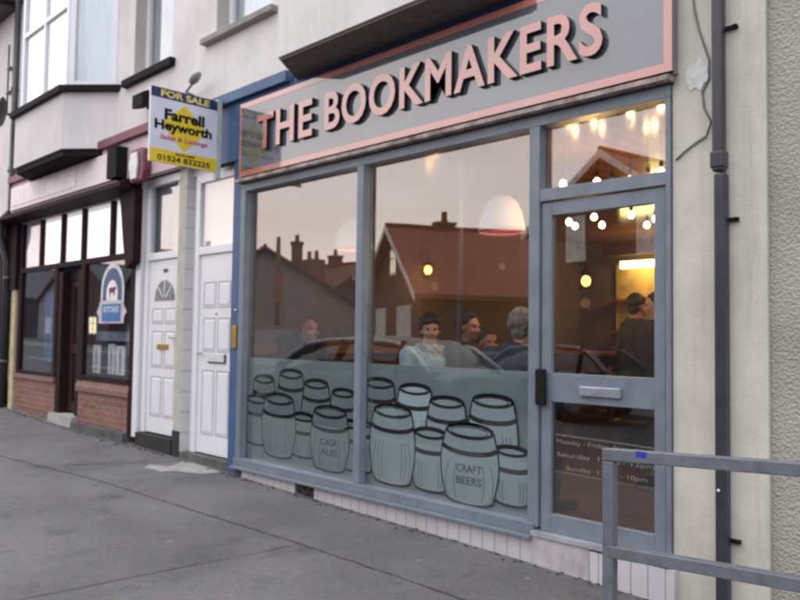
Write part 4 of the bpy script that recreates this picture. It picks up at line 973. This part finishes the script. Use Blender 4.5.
    bm = B(); ribbon(bm, [(-.024, .003), (-.01, -.003), (.01, -.003), (.024, .003)], .006, 0)
    for v in bm.verts: v.co = H(v.co.x, -.0955+abs(v.co.x)*.28, -.050+v.co.z)
    obj('mouth', bm, mat('lips', (.30, .07, .06), .5), t, local=True)
    # clothes
    b = B(); g = .022
    for i in (0, 1): capsule(b, neck-L_*.035, sh[i], .055, .068)
    capsule(b, hip+Vector((0, 0, -.02)), chest, .16+g, .165+g); capsule(b, chest, neck-L_*.075, .155+g, .10); capsule(b, sh[0], sh[1], .070+g*.6, .070+g*.6)
    for i in (0, 1): capsule(b, sh[i], el[i], .062+g*.6, .052+g*.5); capsule(b, el[i], wr[i]-(wr[i]-el[i])*.08, .052+g*.5, .040+g*.4)
    tube(b, [neck-L_*.06, neck+L_*.025], [.105, .082], 16)
    if hood: capsule(b, neck+Vector((-.08, .07, -.03)), neck+Vector((.08, .07, -.03)), .055, .055)
    remesh('jacket', b, top_m, t, .012, 5)
    b = B(); capsule(b, hip+Vector((-.07, 0, -.04)), hip+Vector((.07, 0, -.04)), .13, .13)
    for i in (0, 1): capsule(b, hip+Vector((-.08 if i == 0 else .08, 0, -.03)), kn[i], .098, .072); capsule(b, kn[i], an[i]+Vector((0, 0, .03)), .070, .055)
    remesh('trousers', b, trouser_m, t, .014, 4)
    for i in (0, 1):
        b = B(); capsule(b, an[i]+Vector((0, .03, -.035)), an[i]+Vector((0, -.17, -.05)), .052, .040); capsule(b, an[i], an[i]+Vector((0, .02, .03)), .05, .05); remesh('shoe', b, blackpaint, t, .012, 3)
    if hair:
        b = B()
        def hh(c, r, sx=1, sy=1, sz=1):
            g2 = bmesh.ops.create_uvsphere(b, u_segments=18, v_segments=10, radius=r)
            for v in g2['verts']: v.co = H(c[0]+v.co.x*sx, c[1]+v.co.y*sy, c[2]+v.co.z*sz)
        if hair == 'bob':
            hh((0, .034, .055), .103, .90, 1.0, .98); hh((0, .055, -.01), .076, 1.0, .8, 1.1)
            for s in (-1, 1): hh((s*.072, .026, .022), .034, .6, 1.0, 1.7); hh((s*.045, -.02, .105), .04, 1.2, 1.2, .7)
            hh((-.03, -.066, .082), .036, 1.5, .9, .9); hh((.035, -.060, .085), .032, 1.4, .9, .9)
        elif hair == 'short':
            hh((0, .028, .058), .098, .89, 1.0, .94); hh((0, .055, .0), .066, 1.05, .8, 1.2)
            hh((0, -.045, .098), .032, 1.7, .8, .6)
        elif hair == 'fringe':                       # only a rim of hair round a bald head
            hh((0, .062, -.005), .062, 1.15, .75, .8)
        rr_ = random.Random(int(abs(loc[0])*1000))
        if hair != 'fringe':                          # uneven locks, so that the outline is not a cap
            for q in range(90):
                a0 = rr_.uniform(-.3, math.pi+.3) if hair == 'short' else rr_.uniform(-.75, math.pi+.75); el_ = rr_.uniform(-.1, 1.4)
                k_ = .093 if hair == 'short' else .099
                c0 = (math.cos(a0)*math.cos(el_)*k_*.88, math.sin(a0)*math.cos(el_)*k_+.03, math.sin(el_)*k_+.052)
                drop = rr_.uniform(.015, .045)
                c1 = (c0[0]*1.06, c0[1]+.004*(1 if c0[1] > 0 else -1), c0[2]-drop)
                capsule(b, H(*c0), H(*c1), .0115, .007, 8)
        remesh('hair', b, hair_m, t, .0065, 1)
    if scarf:
        b = B()
        for k in range(16):
            a0 = 2*math.pi*k/16; a1 = 2*math.pi*(k+1)/16
            P = lambda a: neck + Vector((.092*math.cos(a), .085*math.sin(a)-.01, -.005-.03*max(0, -math.sin(a))))
            capsule(b, P(a0), P(a1), .040, .040, 10)
        capsule(b, neck+Vector((.02, -.11, -.05)), neck+Vector((.03, -.155, -.24)), .038, .042, 10); capsule(b, neck+Vector((-.03, -.11, -.05)), neck+Vector((-.02, -.16, -.20)), .034, .038, 10)
        remesh('scarf', b, scarf, t, .010, 2)
    return t
FLZ = .15
hair_dk = mat('hair_dark', (.022, .014, .012), .55, .2, 40); hair_gr = mat('hair_grey', (.30, .29, .29), .6, .2, 40)
jk_blue = mat('jacket_light_blue', (.42, .62, .70), .7, .12, 10, .15, 40); jk_green = mat('jacket_dark_green', (.035, .045, .038), .8, .2, 10); jk_navy = mat('jacket_navy', (.035, .05, .09), .8, .2, 8)
jk_black = mat('jacket_charcoal', (.028, .032, .042), .8, .2, 8); tr_dark = mat('trousers_dark', (.03, .03, .045), .85, .15)
scarf_m = mat('scarf_cream', (.60, .56, .44), .85, .1, 18, col2=(.10, .09, .10))
def seat_person(px, headz, y, rot, lab, chairlab, **kw):
    """put the hips so that the head comes out near photo column px at depth y"""
    p = at(px, 325, y); sc = kw.get('scale', 1.0); lean = kw.get('lean', 0)
    off = Vector((0, -math.sin(lean)*.53-.03, 0)); off.rotate(Matrix.Rotation(rot, 3, 'Z'))
    base = Vector((p.x-off.x*sc, p.y-off.y*sc, 0))
    stool = headz - (.47+.10+.53*math.cos(lean)+.15)*sc - FLZ
    t = person((base.x, base.y, FLZ+stool), rot, lab, **kw)
    if chairlab:
        s_ = thing('bar_stool', chairlab, 'stool', (base.x, base.y, FLZ), rot, 'stools under the drinkers')
        h = stool+.44*sc
        bm = B(); lathe(bm, [(0, h-.05), (.17, h-.05), (.18, h-.03), (.17, h), (0, h)], seg=20); obj('seat', bm, wood_d, s_, local=True)
        for k in range(4):
            a = math.pi/4+k*math.pi/2; bm = B(); tube(bm, [(.20*math.cos(a), .20*math.sin(a), .0), (.13*math.cos(a), .13*math.sin(a), h-.05)], .016, 8); obj('leg', bm, wood_d, s_, local=True)
        bm = B(); tube(bm, [(.175*math.cos(a_), .175*math.sin(a_), .28) for a_ in [2*math.pi*k/16 for k in range(17)]], .010, 6, cap=False); obj('foot_ring', bm, wood_d, s_, local=True)
    return t
seat_person(431, 1.47, .50, R(78), 'woman with short dark hair, light blue jacket and cream scarf seated at the window', 'stool under the woman in the light blue jacket', skin=skin_m, hair_m=hair_dk, top_m=jk_blue, trouser_m=tr_dark, hair='bob', headturn=R(-28), scarf=scarf_m, jw=1.1)
seat_person(306, 1.53, .72, R(80), 'bald man in a dark jacket leaning forward by the left wall of the pub', 'stool under the leaning bald man', skin=skin2, hair_m=hair_gr, top_m=jk_black, trouser_m=tr_dark, hair=None, lean=R(54), nod=R(8), jw=1.05)
seat_person(468, 1.50, .80, R(100), 'man with short dark hair and a dark green jacket, in profile right of the woman', 'stool under the man in the dark green jacket', skin=skin2, hair_m=hair_dk, top_m=jk_green, trouser_m=tr_dark, hair='short', lean=R(8), jw=1.0)
seat_person(521, 1.50, .50, R(160), 'broad grey haired man in a navy coat at the right end of the big window', 'stool under the man in the navy coat', skin=skin_m, hair_m=hair_gr, top_m=jk_navy, trouser_m=tr_dark, hair='short', lean=R(24), jw=1.5, scale=1.14, hood=True)
seat_person(489, 1.37, 1.5, R(70), 'pink faced drinker further back between the green jacket and the navy coat', 'stool under the drinker furthest from the window', skin=skin2, hair_m=mat('hair_brown', (.07, .04, .03), .6), top_m=mat('jumper_brown', (.12, .06, .04), .8), trouser_m=tr_dark, hair='short')
p = at(637, 305, 3.0); person((p.x, p.y, FLZ), R(150), 'standing customer in dark clothes facing the bar, seen through the door', skin2, hair_dk, jk_black, tr_dark, stand=True)
p = at(658, 315, 2.0); person((p.x, p.y, FLZ), R(-60), 'standing customer in black at the right edge of the door glass', skin_m, hair_dk, jk_black, tr_dark, stand=True, scale=.97)
for a, lab in (((-4.75, .95), 'round wooden table beside the woman in the light blue jacket'), ((-5.75, 1.0), 'round wooden table before the bald man'), ((-3.3, 2.9), 'round wooden table out in the middle of the pub')): table(a[0], a[1], lab)
chair(-5.2, 1.9, R(20), 'wooden chair behind the tables by the window'); chair(-3.9, 2.9, R(100), 'wooden chair beside the middle table of the pub')
t = thing('beer_glass', 'small pale glass on the ledge behind the bald man', 'glass', (-6.585, 1.6, 1.311))
t = None
for o in [o for o in COL.objects if o.name.startswith('beer_glass')]: bpy.data.objects.remove(o)

# ------------------------------------------------------------------ the other side of the street (seen mirrored in the windows)
def mir(px, py, Y):
    p = at(px, py, Y); return Vector((p.x, -p.y, p.z))
roof_red = stripes_mat('roof_red_tiles', (.30, .085, .06), (.12, .04, .03), .16, 2, .8, .12)
roof_dark = stripes_mat('roof_dark_tiles', (.10, .10, .115), (.05, .05, .055), .16, 2, .8, .12)
roof_brown = stripes_mat('roof_brown_tiles', (.22, .09, .06), (.09, .04, .03), .16, 2, .8, .12)
brick_o = brick_mat('opposite_brick', (.13, .055, .042), (.10, .045, .036), (.13, .11, .10))
render_o = mat('opposite_render', (.30, .28, .28), .9, .1, 2)
litwin = emis('lit_window', (1, .85, .58), 2.6)
def house(lab, x, y, rot, w, L_, eave, ridge, wallm, roofm, wins=(), chim=(), hip=0, barge=True):
    """gable end faces local -y; origin under the gable apex; ridge runs along +y"""
    gz_ = gz(max(-80, x), -13)-.3
    t = thing('house', lab, 'house', (x, y, gz_), rot)
    e, r = eave-gz_, ridge-gz_
    bm = B(); prism(bm, [(-w+.25, 0), (w-.25, 0), (w-.25, e), (0, r-.12-.25*(r-e)/w), (-w+.25, e)], 'y', 0, L_); obj('wall', bm, wallm, t, local=True)
    bm = B(); th = .14
    for s in (-1, 1):
        v = [(s*w, -.3, e-.12), (0, -.3, r), (0, L_-hip, r), (s*w, L_+.2, e-.12)]
        top = [bm.verts.new(q) for q in v]; bot = [bm.verts.new((q[0], q[1], q[2]-th)) for q in v]
        bm.faces.new(top); bm.faces.new(bot[::-1])
        for k in range(4): bm.faces.new([top[k], top[(k+1) % 4], bot[(k+1) % 4], bot[k]])
    if hip:
        bm.faces.new([bm.verts.new(q) for q in [(-w, L_+.2, e-.12), (w, L_+.2, e-.12), (0, L_-hip, r)]])
    ro = obj('roof', bm, roofm, t, local=True)
    bm = B(); tube(bm, [(0, -.3, r+.01), (0, L_-hip, r+.01)], .08, 8); obj('ridge_tiles', bm, roofm, ro, local=True).location -= ro.location
    if barge:
        for s in (-1, 1):
            bm = B(); v = [(s*w, -.33, e-.14), (0, -.33, r-.01), (0, -.33, r-.20), (s*w, -.33, e-.33)]
            a = [bm.verts.new(q) for q in v]; b_ = [bm.verts.new((q[0], q[1]+.028, q[2])) for q in v]
            bm.faces.new(a); bm.faces.new(b_[::-1])
            for k in range(4): bm.faces.new([a[k], a[(k+1) % 4], b_[(k+1) % 4], b_[k]])
            obj('bargeboard', bm, mat('barge_white', (.85, .82, .78), .7), t, local=True)
    for (wx, wz, ww, wh, lit) in wins:
        bm = B(); wz0 = wz-gz_
        for q in ((wx-ww/2, wx-ww/2+.07, wz0, wz0+wh), (wx+ww/2-.07, wx+ww/2, wz0, wz0+wh), (wx-ww/2+.07, wx+ww/2-.07, wz0, wz0+.08), (wx-ww/2+.07, wx+ww/2-.07, wz0+wh-.07, wz0+wh), (wx-.03, wx+.03, wz0+.08, wz0+wh-.07)):
            box(bm, q[0], q[1], -.05, .02, q[2], q[3])
        box(bm, wx-ww/2+.07, wx-.03, -.04, .02, wz0+wh*.6, wz0+wh*.6+.05); box(bm, wx+.03, wx+ww/2-.07, -.04, .02, wz0+wh*.6, wz0+wh*.6+.05)
        f_ = obj('window', bm, mat('frame_white_o', (.85, .85, .82), .5), t, local=True)
        bm = B(); box(bm, wx-ww/2+.06, wx+ww/2-.06, -.03, -.002, wz0+.07, wz0+wh-.06); o = obj('pane', bm, litwin if lit else mat('pane_pale', (.75, .73, .68), .35, .1), f_, local=True); o.location -= f_.location
    for (cx_, cy_, cw, ch, pots) in chim:
        bm = B(); zt = r+ch; box(bm, cx_-cw/2, cx_+cw/2, cy_-.3, cy_+.3, e, zt); box(bm, cx_-cw/2-.05, cx_+cw/2+.05, cy_-.35, cy_+.35, zt, zt+.1); c_ = obj('chimney', bm, brick_mat('chimney_brick', (.25, .09, .05), (.19, .07, .045), (.15, .12, .1)) if 'chimney_brick' not in MATS else MATS['chimney_brick'], t, local=True)
        for k in range(pots):
            xx = cx_+(k-(pots-1)/2)*.3; bm = B(); lathe(bm, [(.11, 0), (.09, .3), (.11, .34), (.08, .34)], (xx, cy_, zt+.1), 10); o = obj('chimney_pot', bm, mat('pot_clay', (.30, .12, .07), .8), c_, local=True); o.location -= c_.location
    return t
dirn = math.atan2
# red-roofed house: apex over (-17.9,-12.8), ridge away from the street
house('brick house with a big red tiled roof and white bargeboards across the street', -17.9, -12.9, math.atan2(-4.2, 2.05)-math.pi/2, 2.95, 6.2, 2.75, 4.95, brick_o, roof_red,
      wins=((-.05, 3.35, .62, .85, True), (-1.2, 1.35, 1.3, 1.0, False), (1.2, 1.35, 1.1, 1.0, False)), chim=((.1, 1.75, .35, .12, 1),), hip=1.2)
a = mir(607, 150, 12.5)
house('tall brick gabled house with sash windows, mirrored in the glazed door', a.x, a.y, R(180)+R(8), 2.6, 9, 4.35, a.z, brick_o, roof_brown,
      wins=((.95, 3.35, .62, 1.15, False), (-1.25, 3.40, .7, 1.2, False)), chim=())
a = mir(264, 246, 16)
house('dark slate roofed house furthest left across the street', a.x, a.y, R(124), 4.6, 8, 2.9, a.z, render_o, roof_dark, wins=(), chim=((-1.5, 1.0, .5, .25, 1),), barge=False)
house('low brown roofed house set far back across the street between slate and red roofs', -29.4, -22, R(90), 3.4, 5.2, 3.2, 5.15, brick_o, roof_brown, wins=(), chim=((.2, 2.2, .5, .35, 1),), barge=False)
a = mir(348, 286, 21); 
a = mir(312, 262, 20)
t = thing('chimney_stack', 'square brick chimney stack with two pots on the low outbuilding across the street', 'chimney', (a.x, a.y, gz(-60, -20)))
bm = B(); box(bm, -.55, .55, -.4, .4, 0, a.z+.1-t.location.z); obj('stack', bm, MATS['chimney_brick'], t, local=True)
for s in (-.3, .3):
    bm = B(); lathe(bm, [(.13, 0), (.10, .4), (.13, .45), (.09, .45)], (s, 0, a.z+.1-t.location.z), 10); obj('chimney_pot', bm, MATS['pot_clay'], t, local=True)
a = mir(278, 237, 15.5)
t = thing('utility_pole', 'slim brown utility pole before the slate roofed house across the street', 'pole', (a.x, a.y, gz(-25, -13)))
bm = B(); tube(bm, [(0, 0, 0), (0, 0, a.z-t.location.z)], [.13, .09], 10); obj('pole', bm, mat('pole_wood', (.15, .09, .06), .9), t, local=True)
bm = B(); box(bm, -.16, .16, -.12, .12, 2.6, 3.9); obj('pole_box', bm, mat('box_orange', (.30, .13, .07), .7), t, local=True)
for k in range(8):
    house('brick gabled house in the row far along the street', -37.5-7.6*k, -17.5-(k % 2)*.8, R(180), 3.75, 9, 3.9+.3*(k % 3), 5.6+.5*((k*2) % 3), brick_o if k % 3 else render_o, roof_brown if k % 2 else roof_dark, wins=((-1.2, 1.3, 1.2, 1.2, k == 2), (1.3, 1.3, 1.0, 1.2, False)), chim=((.4, 4, .7, .5, 2),), barge=False)['group'] = 'row of houses far along the street'
# more of the street so that the reflection has no empty gaps
for i, (x, y, lab) in enumerate(((-3.6, -14.5, 'brick gabled house across the street, straight opposite the camera'), (4.0, -14.5, 'brick gabled house across the street behind the camera to the right'))):
    house(lab, x, y, R(180), 3.0, 9, 4.5, 6.6, brick_o, roof_brown, wins=((-1.2, 3.3, 1.0, 1.2, False), (1.2, 3.3, 1.0, 1.2, i == 1), (0, 1.0, 1.6, 1.3, False)), chim=((.4, 4, .6, .4, 2),))
def gwall(lab, x0, x1, y, h, m):
    t = thing('garden_wall', lab, 'wall', ((x0+x1)/2, y, gz((x0+x1)/2, y)), 0, 'garden walls across the street'); hw = (x1-x0)/2
    bm = B(); box(bm, -hw, hw, -.11, .11, -.5, h); obj('wall', bm, m, t, local=True)
    bm = B(); box(bm, -hw-.03, hw+.03, -.15, .15, h, h+.06); obj('coping', bm, mat('coping', (.35, .33, .31), .85), t, local=True)
gwall('pale rendered garden wall before the slate roofed house', -36, -21.5, -12.75, 1.35, mat('wall_pale', (.42, .41, .42), .85, .08))
gwall('low brick garden wall before the red roofed house', -21.3, -12.6, -12.75, .9, brick_o)
gwall('low brick garden wall before the tall brown roofed house', -12.4, -4, -12.75, .8, brick_o)
a = mir(437, 296, 14.0); bm = B(); box(bm, a.x-.75, a.x+.75, a.y-.04, a.y+.04, a.z-.13, a.z+.13)
t = thing('street_sign', 'white street name plate on posts in front of the red roofed house', 'sign', (a.x, a.y, gz(a.x, a.y)))
obj('plate', bm, mat('plate_white', (.6, .6, .58), .6), t)
for s in (-.6, .6):
    bm = B(); box(bm, a.x+s-.03, a.x+s+.03, a.y-.1, a.y-.042, gz(a.x, a.y)-.1, a.z+.1); obj('post', bm, blackpaint, t)

# ------------------------------------------------------------------ cars
tyre_m = mat('tyre', (.02, .02, .02), .8); rim_m = mat('rim', (.35, .35, .36), .35, metal=.8); carglass = mat('car_glass', (.012, .014, .017), .06, .05, spec=1.6)
def car(loc, rot, lab, paintm, high=1.45, rail=None):
    t = thing('parked_car', lab, 'car', loc, rot, 'cars parked on the street')
    # side outline stations along x (front = -x): x, half width, belt z, bottom z
    st = [(-2.08, .60, .62, .38), (-2.0, .74, .70, .28), (-1.6, .83, .80, .22), (-1.0, .86, .93, .20), (-.2, .87, .97, .20), (.7, .87, .99, .20), (1.4, .86, 1.0, .22), (1.85, .80, .98, .28), (2.02, .70, .90, .36)]
    bm = B(); rings = []
    for x, hw, zt, zb in st:
        pr = [(-hw*.94, zb), (-hw, zb+.12), (-hw, zt-.16), (-hw*.95, zt-.03), (-hw*.6, zt+.01), (0, zt+.03), (hw*.6, zt+.01), (hw*.95, zt-.03), (hw, zt-.16), (hw, zb+.12), (hw*.94, zb)]
        rings.append([bm.verts.new((x, a_, b_)) for a_, b_ in pr])
    for i in range(len(rings)-1):
        n = len(rings[i])
        for k in range(n): bm.faces.new([rings[i][k], rings[i][(k+1) % n], rings[i+1][(k+1) % n], rings[i+1][k]])
    bm.faces.new(rings[0][::-1]); bm.faces.new(rings[-1])
    bo = obj('body', bm, paintm, t, local=True, smooth=True, bevel=.03)
    # glasshouse
    gs = [(-1.05, .74, .94), (-.45, .66, high-.10), (-.1, .62, high-.03), (.6, .62, high), (1.2, .62, high-.05), (1.5, .64, high-.14), (1.88, .70, .98)]
    bm = B(); rings = []
    for x, hw, zt in gs:
        f_ = (zt-.93)/(high-.93); hb_ = .84-.02*abs(x)
        pr = [(-hb_, .93), (-(hb_*(1-f_)+hw*f_), zt-.05*f_), (-hw*.8, zt), (0, zt+.02*f_), (hw*.8, zt), (hb_*(1-f_)+hw*f_, zt-.05*f_), (hb_, .93)]
        rings.append([bm.verts.new((x, a_, b_)) for a_, b_ in pr])
    for i in range(len(rings)-1):
        for k in range(6):
            f = bm.faces.new([rings[i][k], rings[i][k+1], rings[i+1][k+1], rings[i+1][k]]); f.material_index = 0 if k in (0, 5) or i in (0, 5) else 1
    obj('glasshouse', bm, [carglass, paintm], t, local=True, smooth=True)
    # roof rails / pillars in body colour or a painted highlight along the window tops
    for s in (-1, 1):
        bm = B(); tube(bm, [(x, s*((.84-.02*abs(x))*(1-(zt-.93)/(high-.93))+hw*(zt-.93)/(high-.93)+.006), zt-.045*(zt-.93)/(high-.93)) for x, hw, zt in gs], .034, 8)
        obj('roof_rail', bm, rail or paintm, t, local=True)
        for x in (.25, 1.35):
            bm = B(); tube(bm, [(x, s*.843, .95), (x, s*.655, high-.06)], .035, 8); obj('door_pillar', bm, blackpaint, t, local=True)
        bm = B(); ball(bm, (-.72, s*.95, 1.02), .09, .7, 1.1, .7); obj('mirror', bm, paintm, t, local=True)
        bm = B(); ball(bm, (-1.93, s*.58, .66), .12, .8, 1.1, .6); obj('headlight', bm, mat('headlight_glass', (.7, .7, .72), .1), t, local=True)
        bm = B(); ball(bm, (1.93, s*.62, .80), .10, .6, .9, 1.1); obj('tail_light', bm, mat('tail_red', (.4, .02, .02), .2), t, local=True)
        for x in (-1.28, 1.27):
            bm = B(); lathe(bm, [(.19, -.1), (.30, -.1), (.32, -.06), (.32, .06), (.30, .1), (.19, .1)], (x, s*.80, .32), 24, axis='y'); w_ = obj('wheel', bm, tyre_m, t, local=True)
            bm = B(); lathe(bm, [(0, s*.075), (.10, s*.085), (.19, s*.095), (.20, 0), (0, 0)], (x, s*.80, .32), 18, axis='y'); o = obj('rim', bm, rim_m, w_, local=True); o.location -= w_.location
    return t
silver = mat('car_silver', (.55, .57, .60), .28, .03, metal=.4, coat=1.0); dark = mat('car_dark', (.03, .035, .05), .25, .05, coat=1.0)
t = car((-9.75, -4.38, gz(-9.4, -4.3)-.12), 0, 'long grey estate car with a painted highlight along its roofline by the near kerb', mat('car_mid_grey', (.05, .053, .06), .35, .04), 1.48, mat('rail_highlight', (.62, .63, .64), .4))  # pale rail colour paints in the sky's highlight along the roofline
t.scale = (1.24, 1, 1)
car((-9.6, -9.4, gz(-9.5, -9.4)-.12), 0, 'dark blue car parked by the far kerb of the street', dark, 1.5)

# ------------------------------------------------------------------ sky and light
W = bpy.data.worlds.new('World'); S.world = W; W.use_nodes = True; nt = W.node_tree; N = nt.nodes; L = nt.links
bg = N['Background']
sky = N.new('ShaderNodeTexSky'); sky.sky_type = 'NISHITA'; sky.sun_disc = False; sky.sun_elevation = R(4); sky.sun_rotation = R(225); sky.air_density = 1.2; sky.dust_density = 2.5
hs = N.new('ShaderNodeHueSaturation'); hs.inputs['Saturation'].default_value = .25; hs.inputs['Value'].default_value = .012; L.new(sky.outputs[0], hs.inputs['Color'])
tc = N.new('ShaderNodeTexCoord'); sp = N.new('ShaderNodeSeparateXYZ'); L.new(tc.outputs['Generated'], sp.inputs[0])
rp = N.new('ShaderNodeValToRGB'); cr = rp.color_ramp; L.new(sp.outputs[2], rp.inputs[0])
stops = [(0.0, (1.0, .70, .56)), (.10, (1.08, .86, .77)), (.25, (.98, .90, .89)), (.5, (.92, .92, .97)), (1.0, (1.2, 1.22, 1.3))]
while len(cr.elements) < len(stops): cr.elements.new(.5)
for e_, (p_, c_) in zip(cr.elements, stops): e_.position = p_; e_.color = (*c_, 1)
# thin streaky cloud, brighter toward the sunset
dv = N.new('ShaderNodeVectorMath'); dv.operation = 'DOT_PRODUCT'; dv.inputs[1].default_value = (-.99, -.12, 0); L.new(tc.outputs['Generated'], dv.inputs[0])
mr = N.new('ShaderNodeMapRange'); mr.inputs[1].default_value = .2; mr.inputs[2].default_value = .95; mr.inputs[3].default_value = 0; mr.inputs[4].default_value = 1; L.new(dv.outputs['Value'], mr.inputs[0])
mpp = N.new('ShaderNodeMapping'); mpp.inputs['Scale'].default_value = (1.5, 1.5, 9); L.new(tc.outputs['Generated'], mpp.inputs[0])
nz = N.new('ShaderNodeTexNoise'); nz.inputs['Scale'].default_value = 2.0; nz.inputs['Detail'].default_value = 5; L.new(mpp.outputs[0], nz.inputs['Vector'])
mr2 = N.new('ShaderNodeMapRange'); mr2.inputs[1].default_value = .35; mr2.inputs[2].default_value = .7; mr2.inputs[3].default_value = .88; mr2.inputs[4].default_value = 1.1; L.new(nz.outputs['Fac'], mr2.inputs[0])
mm = N.new('ShaderNodeMixRGB'); mm.inputs[1].default_value = (.60, .63, .70, 1); hz_ = N.new('ShaderNodeMapRange'); hz_.inputs[1].default_value = .25; hz_.inputs[2].default_value = .6; L.new(sp.outputs[2], hz_.inputs[0])
mxx = N.new('ShaderNodeMath'); mxx.operation = 'MAXIMUM'; L.new(mr.outputs[0], mxx.inputs[0]); L.new(hz_.outputs[0], mxx.inputs[1])
L.new(mxx.outputs[0], mm.inputs[0]); L.new(rp.outputs[0], mm.inputs[2])
vm = N.new('ShaderNodeVectorMath'); vm.operation = 'SCALE'; L.new(mm.outputs[0], vm.inputs[0]); L.new(mr2.outputs[0], vm.inputs['Scale'])
ad = N.new('ShaderNodeMixRGB'); ad.blend_type = 'ADD'; ad.inputs[0].default_value = 1; L.new(vm.outputs[0], ad.inputs[1]); L.new(hs.outputs[0], ad.inputs[2])
L.new(ad.outputs[0], bg.inputs['Color']); bg.inputs['Strength'].default_value = 1.98
sl = bpy.data.lights.new('sun', 'SUN'); sl.energy = .8; sl.angle = R(140); sl.color = (1, .86, .80)
so = bpy.data.objects.new('sun', sl); COL.objects.link(so)
so.rotation_euler = Vector((.62, .62, -.42)).to_track_quat('-Z', 'Y').to_euler()

S.view_settings.view_transform = 'Standard'; S.view_settings.look = 'None'; S.view_settings.gamma = 1; S.view_settings.exposure = 0; S.view_settings.use_curve_mapping = False
S.render.engine = 'CYCLES'; S.render.film_transparent = False
S.cycles.max_bounces = 8; S.cycles.transparent_max_bounces = 16; S.cycles.sample_clamp_indirect = 4; S.cycles.use_denoising = True
S.cycles.filter_width = 2.2
